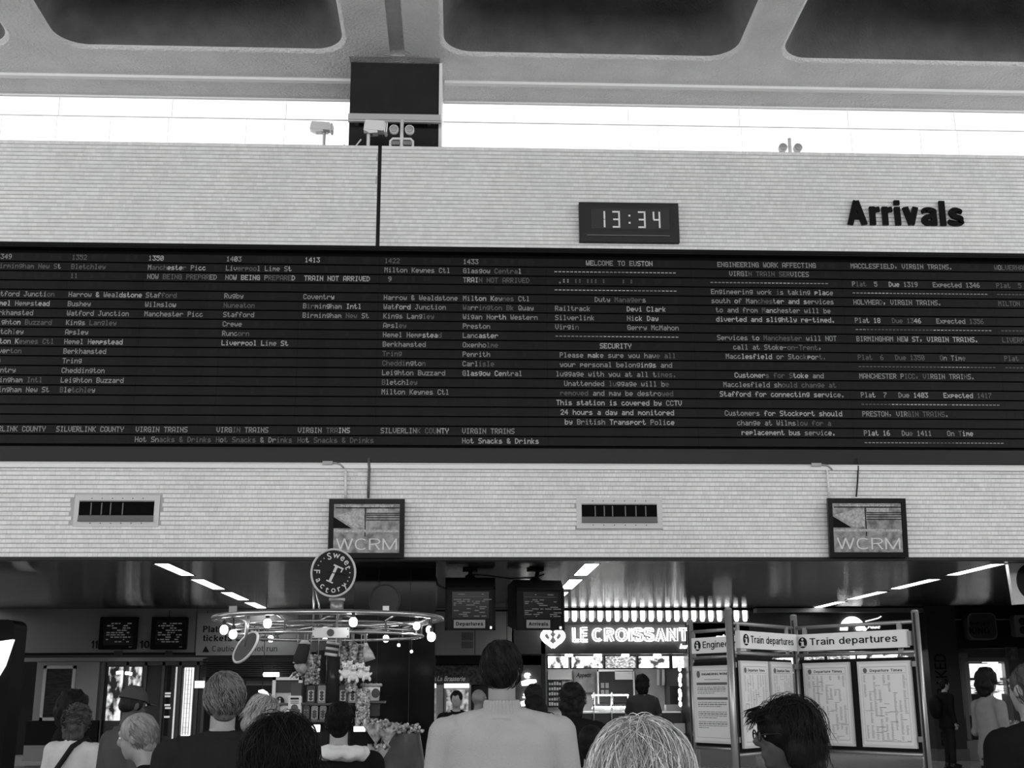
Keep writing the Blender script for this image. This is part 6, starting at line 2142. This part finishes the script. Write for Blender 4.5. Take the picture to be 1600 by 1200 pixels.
        for sd in (-1, 1):
            k.tube([(0, -.13 + L(1.44), 1.45), (sd * .13, -.09 + L(1.44), 1.455), (sd * .155, .01 + L(1.44), 1.44), (sd * .08, .11 + L(1.44), 1.40)], [.045, .05, .04, .015], 12)
        tr(k)
        finish_later(k.build('hood', cov, root), .01, 2, .018, 14)
    # ---- hair
    hm = hm or hairm('dark_hair', .014)
    h = MB()
    vh = .009 if vox < .013 else .013
    def E(c, r, n=18, m=12):
        h.ell(H_(c), r, n, m, H3)
    dh = 0
    if hair in ('short', 'buzz'):
        d = .004 if hair == 'short' else 0
        E((0, -.014, 1.672), (.080 * hscale + d, .096 * hscale + d, .088 + d))
        E((0, -.043, 1.628), (.072 * hscale + d, .062 + d, .066), 16, 10)
        if hair == 'short':
            E((0, -.046, 1.585), (.054 * hscale, .046, .045), 14, 8)
        for sd in (-1, 1):
            E((sd * .070, .012, 1.668), (.016, .035, .045), 10, 8)
        dh = .003
    elif hair == 'bald':
        h = None
    elif hair == 'cap':
        E((0, -.012, 1.665), (.080, .090, .07))
        for sd in (-1, 1):
            E((sd * .070, .005, 1.65), (.016, .035, .05), 10, 8)
        E((0, -.040, 1.630), (.078, .062, .055), 14, 8)
    elif hair == 'bob':
        E((0, -.012, 1.675), (.098, .112, .100))
        E((0, -.045, 1.60), (.105, .090, .10))
        E((0, -.055, 1.535), (.098, .072, .07))
        for sd in (-1, 1):
            E((sd * .080, -.02, 1.60), (.030, .050, .085), 12, 8)
        E((0, .07, 1.715), (.070, .030, .030), 12, 8)
        dh = .008
    elif hair == 'long':
        E((0, -.012, 1.675), (.092, .108, .096))
        E((0, -.05, 1.58), (.095, .075, .14))
        E((0, -.07, 1.46), (.090, .05, .10))
        for sd in (-1, 1):
            E((sd * .078, .0, 1.57), (.026, .045, .12), 12, 8)
        dh = .008
    elif hair in ('curly', 'big'):
        k = 1.0 if hair == 'curly' else 1.12
        E((0, -.010, 1.68), (.108 * k, .118 * k, .112 * k))
        E((0, -.045, 1.60), (.112 * k, .095 * k, .095 * k))
        E((0, -.06, 1.53), (.09 * k, .06 * k, .06))
        dh = .016
    if hair == 'hat':
        E((0, -.01, 1.70), (.110, .120, .085))
        E((0, -.03, 1.655), (.102, .105, .05))
        dh = .004
    if h is not None:
        tr(h)
        nm = 'hat' if hair == 'hat' else 'hair'
        ho = h.build(nm, hm, root)
        finish_later(ho, vh, 1, dh, 22 if hair in ('curly', 'big') else 12, px * .01)
    else:
        ho = bo
    if hair == 'cap':
        c = MB()
        N = 24
        vs, fs = [], []
        for i in range(7):
            th = PI / 2 * i / 6
            for q in range(N):
                a = 2 * PI * q / N
                vs.append(H_((.092 * math.cos(th) * math.cos(a), -.008 + .106 * math.cos(th) * math.sin(a), 1.675 + .10 * math.sin(th))))
        for i in range(6):
            for q in range(N):
                fs.append((i * N + q, i * N + (q + 1) % N, (i + 1) * N + (q + 1) % N, (i + 1) * N + q))
        c.add(vs, fs, True)
        tr(c)
        cap = c.build('cap', cov, root)
        c = MB()
        pts = [(.080 * math.cos(a), .085 + .085 * math.sin(a)) for a in [PI * k / 12 for k in range(13)]]
        vs = [H_((x, y, 1.678 - abs(x) * .12)) for x, y in pts] + [H_((x, y, 1.670 - abs(x) * .12)) for x, y in pts]
        n = len(pts)
        c.add(vs, [tuple(range(n)), tuple(range(2 * n - 1, n - 1, -1))] + [(i, i + n, i + n + 1, i + 1) for i in range(n - 1)], False)
        tr(c).build('peak', cov, cap)
    if strands:
        kind, ns, mats_ = strands
        rnd = random.Random(int(px))
        st = MB()
        if kind == 'short':
            C_, R_, ln, w = Vector((0, -.018, 1.655)), Vector((.086 * hscale, .098 * hscale, .106)), .05, .0011
        elif kind == 'bob':
            C_, R_, ln, w = Vector((0, -.02, 1.66)), Vector((.104, .118, .118)), .24, .0009
        else:
            C_, R_, ln, w = Vector((0, -.02, 1.655)), Vector((.118, .126, .125)), .05, .0012
        for q in range(ns):
            st.cur = rnd.randrange(len(mats_))
            if kind == 'short':
                a0, th0 = rnd.uniform(0, 2 * PI), math.acos(1 - rnd.random() * 1.62)
                if math.sin(a0) > .3 and th0 > 1.15:
                    continue
                dth = rnd.uniform(.25, .5)
                seg = 4
                drift = rnd.uniform(-.25, .25) + .25
            elif kind == 'bob':
                a0, th0 = rnd.uniform(0, 2 * PI), abs(rnd.gauss(0, .42)) + .02
                dth = rnd.uniform(1.7, 2.55) - th0 * .6
                if math.sin(a0) > .15:
                    dth = rnd.uniform(.75, 1.1) if math.sin(a0) > .35 else rnd.uniform(1.0, 1.5)
                seg = 10
                drift = rnd.gauss(0, .45)
                wav = rnd.uniform(-.06, .06)
            else:
                a0, th0 = rnd.uniform(0, 2 * PI), math.acos(1 - rnd.random() * 1.6)
                if math.sin(a0) > .4 and th0 > 1.2:
                    continue
                dth = rnd.uniform(-.3, .3)
                seg = 5
                drift = rnd.uniform(-1.0, 1.0)
            pts = []
            tw_ = Matrix.Rotation(rnd.gauss(0, .22), 3, 'X') @ Matrix.Rotation(rnd.gauss(0, .22), 3, 'Y') if kind == 'bob' else None
            lift = rnd.uniform(.0, .05) if kind != 'curl' else rnd.uniform(.02, .12)
            if kind == 'bob' and rnd.random() < .10:
                lift = rnd.uniform(.06, .20)
            for i in range(seg + 1):
                u = i / seg
                th = th0 + dth * u
                a = a0 + drift * u * (math.sin(th0 + .3) if kind != 'bob' else 1.0) + (wav * math.sin(7 * u + q) if kind == 'bob' else 0)
                k = 1 + lift * math.sin(PI * min(1, u * 1.1 + .05)) + (.05 * math.sin(9 * u + q) if kind == 'curl' else 0)
                if kind == 'bob' and th > PI * .5:
                    # hang straight below the widest line
                    zz = -(th - PI * .5) * R_.z * 1.05
                    p = Vector((R_.x * math.cos(a) * k * (1 - .1 * (th - PI * .5)), R_.y * math.sin(a) * k * (1 - .08 * (th - PI * .5)), zz))
                else:
                    p = Vector((R_.x * math.sin(th) * math.cos(a) * k, R_.y * math.sin(th) * math.sin(a) * k, R_.z * math.cos(th) * k))
                if tw_ is not None:
                    un = tw_ @ Vector((p.x / R_.x, p.y / R_.y, p.z / R_.z))
                    p = Vector((un.x * R_.x, un.y * R_.y, un.z * R_.z))
                lp = C_ + p
                if kind == 'bob' and i > 2 and lp.y > .035 and lp.z < 1.69:
                    break
                pts.append(H_(lp))
            if len(pts) < 3:
                continue
            seg = len(pts) - 1
            st.tube(pts, [w * (1 if i < seg else .3) * rnd.uniform(.8, 1.2) for i in range(seg + 1)], 3, caps=False)
        tr(st).build('strands', mats_, ho, kind='stuff')
    if extra:
        extra(root, M, H_, H3, tr, bo, gobj)
    return root

blackc = cloth('black_coat', .008)
charcoal = cloth('charcoal_coat', .016)
greyc = cloth('grey_jacket', .05)
R = math.radians
hair_black = hairm('black_hair', .006)
hair_dark = hairm('dark_brown_hair', .012)
hair_grey = hairm('grey_hair', .10, .6)
g1, g2, g3 = mat('grey_strand', .22, .5), mat('dark_strand', .035, .5), mat('mid_strand', .11, .5)
b1, b2, b3, b4 = mat('blonde_strand', .62, .5), mat('blonde_mid_strand', .40, .5), mat('blonde_dark_strand', .20, .5), mat('blonde_bright_strand', .78, .45)
k1, k2 = mat('black_strand', .008, .4), mat('brown_strand', .018, .4)

# man in the pale roll neck sweater
def sweater_extra(root, M, H_, H3, tr, bo, gobj):
    mb = MB()
    mb.box(-.035, .035, -.094, -.088, 1.442, 1.452)
    tr(mb).build('collar_seam', mat('seam_shade', .3, .9), gobj)
person(784, 1001, 5.05, 'man in pale roll neck sweater with cropped dark hair, back turned', turn=R(2), top=cloth('pale_knit', .34, 160, .003, .06), hair='buzz', hm=hairm('cropped_dark_hair', .016),
       vox=.0085, collar='roll', headturn=R(7), wide=1.22, strands=('short', 900, [k1, k2]), legs=cloth('dark_trousers', .012), extra=sweater_extra, arms='fold', fat=1.05, hscale=1.0)
# grey haired man in dark coat
person(352, 1047, 5.3, hscale=1.08, label='grey haired man in dark overcoat, back turned, below the ticket sign', turn=R(-6), coat=charcoal, top=charcoal, hair='short', hm=hair_grey, vox=.0085, collar='coat', headturn=R(-12),
       wide=1.15, strands=('short', 2600, [g1, g3, g2, g3]), arms='down', fat=1.1, nod=R(-4))
# dark bushy head nearest below
person(441, 1112, 3.1, 'person with full dark wavy hair, seen only from behind near the grey haired man', turn=R(4), coat=blackc, hair='bob', hm=hair_dark, vox=.010, strands=('bob', 3200, [k1, k2, k1]), collar='coat', female=True)
# dark smooth head with white hood
person(531, 1094, 6.6, 'dark haired person in dark coat with pale hood, before the sweet stall', turn=R(-4), coat=blackc, hair='short', hm=hair_black, vox=.010, collar='hood', cov=cloth('pale_hood', .55, 90, .002), strands=('short', 500, [k1]), wide=1.05)
# blonde woman
person(1000, 1121, 2.28, 'woman with ruffled blonde bob seen from behind, lowest at the bottom edge', turn=R(3), coat=greyc, hair='bob', hm=hairm('blonde_hair', .22, .35), vox=.010, female=True, strands=('bob', 6500, [b1, b2, b3, b3, b4, b2]), nod=R(2), collar='coat')
# woman with glasses, profile
def glasses(root, M, H_, H3, tr, bo, gobj):
    g = MB()
    for sd in (-1, 1):
        pts = [H_((sd * .034 + .024 * math.cos(a), .104, 1.655 + .018 * math.sin(a))) for a in [2 * PI * k / 16 for k in range(16)]]
        g.tube(pts, .0028, 6, closed=True)
        g.tube([H_((sd * .058, .102, 1.660)), H_((sd * .080, .05, 1.660)), H_((sd * .082, -.005, 1.650))], .0028, 6)
    g.tube([H_((-.010, .106, 1.658)), H_((.010, .106, 1.658))], .0025, 6)
    go = tr(g).build('glasses', mat('glasses_black', .01, .2), root)
    l = MB()
    for sd in (-1, 1):
        l.tube([H_((sd * .034, .1035, 1.655)), H_((sd * .034, .1045, 1.655))], .022, 16)
    tr(l).build('lens', glass, go)
    e = MB()
    e.ell(H_((-.080, -.008, 1.592)), (.0045, .0045, .0045), 8, 6)
    tr(e).build('earring', mat('pearl', .85, .15), bo)
    f = MB()
    rnd = random.Random(3)
    for k in range(110):
        x = rnd.uniform(-.06, .06)
        z = rnd.uniform(1.70, 1.745)
        f.tube([H_((x, .07, z + .01)), H_((x * 1.05, .105 + rnd.uniform(0, .02), z)), H_((x * 1.1, .110 + rnd.uniform(0, .03), z - rnd.uniform(.0, .035)))], [.002, .0016, .0006], 3, caps=False)
    tr(f).build('fringe', [k1], bo, kind='stuff')
person(1232, 1086, 3.8, 'dark skinned woman in glasses with dark bob, face in profile', turn=R(-82), coat=blackc, hair='bob', hm=hair_black, skin=skin_d, vox=.009, female=True, headturn=R(-8), nod=R(4), strands=('bob', 1500, [k1, k2]), extra=glasses, collar='coat')
# man in cap
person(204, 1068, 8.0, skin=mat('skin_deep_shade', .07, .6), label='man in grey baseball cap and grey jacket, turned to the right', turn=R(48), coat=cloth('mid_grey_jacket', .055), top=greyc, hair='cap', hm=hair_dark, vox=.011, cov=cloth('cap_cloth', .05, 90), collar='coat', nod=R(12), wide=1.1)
# woman with light jacket and shoulder bag
def bag(root, M, H_, H3, tr, bo, gobj):
    s = MB()
    s.tube([(.10, .15, 1.38), (.09, .02, 1.50), (.06, -.13, 1.44), (-.03, -.205, 1.25), (-.14, -.20, 1.05), (-.2, -.14, .93)], [.022] * 6, 8)
    bo_ = tr(s).build('bag_strap', blackm, root)
    b = MB()
    b.bevbox(-.36, -.12, -.19, -.09, .66, .93, .03)
    tr(b).build('shoulder_bag', mat('bag_black', .012, .5), root)
person(124, 1094, 9.0, 'woman in pale jacket with dark strap across her back', turn=R(18), coat=cloth('pale_jacket', .42, 50, .003), hair='curly', hm=hairm('mid_brown_hair', .05, .5), vox=.012, female=True, extra=bag, collar='coat', wide=1.2, strands=('curl', 700, [k2, g3, g2, k2]), disp=.009)
# dark person behind
person(115, 1073, 9.6, 'person all in black with dark hair behind the woman in pale jacket', turn=R(60), coat=blackc, hair='big', hm=hair_black, vox=.014, female=True, collar='coat')
# hurrying white haired person
def hold(root, M, H_, H3, tr, bo, gobj):
    a = MB()
    a.box(-.22, -.06, .42, .44, 1.02, 1.035)
    tr(a).build('white_paper', notice_white, root)
person(284, 1112, 5.6, 'pale haired person in black jacket walking past with something white in hand', turn=R(-80), coat=blackc, hair='short', hm=hairm('pale_hair', .22, .3), vox=.011, lean=.28, arms=('reach', 'reach'), nod=R(15), extra=hold, collar='coat', strands=('short', 700, [g1, g3]))
# blonde streaked woman looking down
person(402, 1083, 8.2, 'blonde streaked woman in dark jacket looking down, beside the grey haired man', turn=R(62), coat=greyc if False else cloth('dark_mottled_jacket', .022, 40, .003, .6), hair='bob', hm=hairm('streaked_hair', .20, .7), vox=.012, female=True, nod=R(28), strands=('bob', 900, [b1, b2, g2, b3]), collar='coat')
# man in suit facing the viewer
def shirt(root, M, H_, H3, tr, bo, gobj):
    k = MB()
    k.add([(-.05, .155, 1.44), (.05, .155, 1.44), (.045, .165, 1.15), (.0, .168, 1.05), (-.045, .165, 1.15)], [(0, 4, 3, 2, 1)], False)
    tr(k).build('shirt_front', mat('shirt_pale', .25, .7), gobj)
person(713, 1078, 15.5, 'man in black suit and open pale shirt facing the viewer', turn=R(165), coat=blackc, top=cloth('pale_shirt', .3), hair='short', hm=hair_black, vox=.016, collar='coat', extra=shirt, headturn=R(25), coat_len=.7)
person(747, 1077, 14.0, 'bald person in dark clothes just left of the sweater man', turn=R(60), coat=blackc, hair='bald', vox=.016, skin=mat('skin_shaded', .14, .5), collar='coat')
person(840, 1082, 11.5, 'dark haired woman in pale collared jacket right of the sweater man', turn=R(-60), coat=cloth('pale_grey_jacket', .2), hair='bob', hm=hair_black, vox=.016, female=True, nod=R(15), collar='coat')
person(834, 1066, 13.5, 'person with dark hair behind the pale collared woman', turn=R(-20), coat=blackc, hair='curly', hm=hair_dark, vox=.016, collar='coat')
person(893, 1063, 9.8, 'broad person in black coat with messy dark hair, back turned to the viewer', turn=R(5), coat=blackc, hair='curly', hm=hair_dark, vox=.012, wide=1.2, fat=1.15, collar='coat', strands=('curl', 500, [k1, k2]))
person(924, 1131, 6.3, 'child with short dark hair and a pale collar in front of the broad black coat', turn=R(30), coat=cloth('pale_child_jacket', .3), hair='short', hm=hair_black, vox=.011, collar='coat')
person(1022, 1113, 5.2, 'person in rounded dark hat behind the blonde bob', turn=R(0), coat=blackc, hair='hat', hm=cloth('dark_felt', .014, 80), vox=.012, collar='coat')
person(1003, 1052, 19.5, 'person in grey T-shirt working at the croissant bar counter, back turned', turn=R(8), top=cloth('grey_shirt', .035), sleeve='short', wide=.92, hair='curly', hm=hair_black, vox=.016, arms='reach', hfix=1.86)
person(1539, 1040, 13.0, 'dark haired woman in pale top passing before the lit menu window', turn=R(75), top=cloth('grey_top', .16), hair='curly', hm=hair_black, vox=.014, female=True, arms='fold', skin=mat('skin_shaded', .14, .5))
person(1606, 1036, 5.3, 'close cropped man in black coat cut by the right edge', turn=R(-18), coat=blackc, hair='buzz', hm=hairm('stubble', .05), vox=.010, collar='coat', wide=1.15, strands=('short', 300, [k2, g2]))
def backpack(root, M, H_, H3, tr, bo, gobj):
    b = MB()
    b.ell((0, -.24, 1.2), (.17, .12, .25), 16, 10)
    tr(b)
    finish_later(b.build('backpack', mat('backpack_black', .006, .6), root), .02, 1)
person(1474, 1060, 25.8, 'standing figure in black with backpack beside the lettered pillar', turn=R(80), coat=blackc, hair='short', hm=hair_black, vox=.02, extra=backpack)
bake_pending()
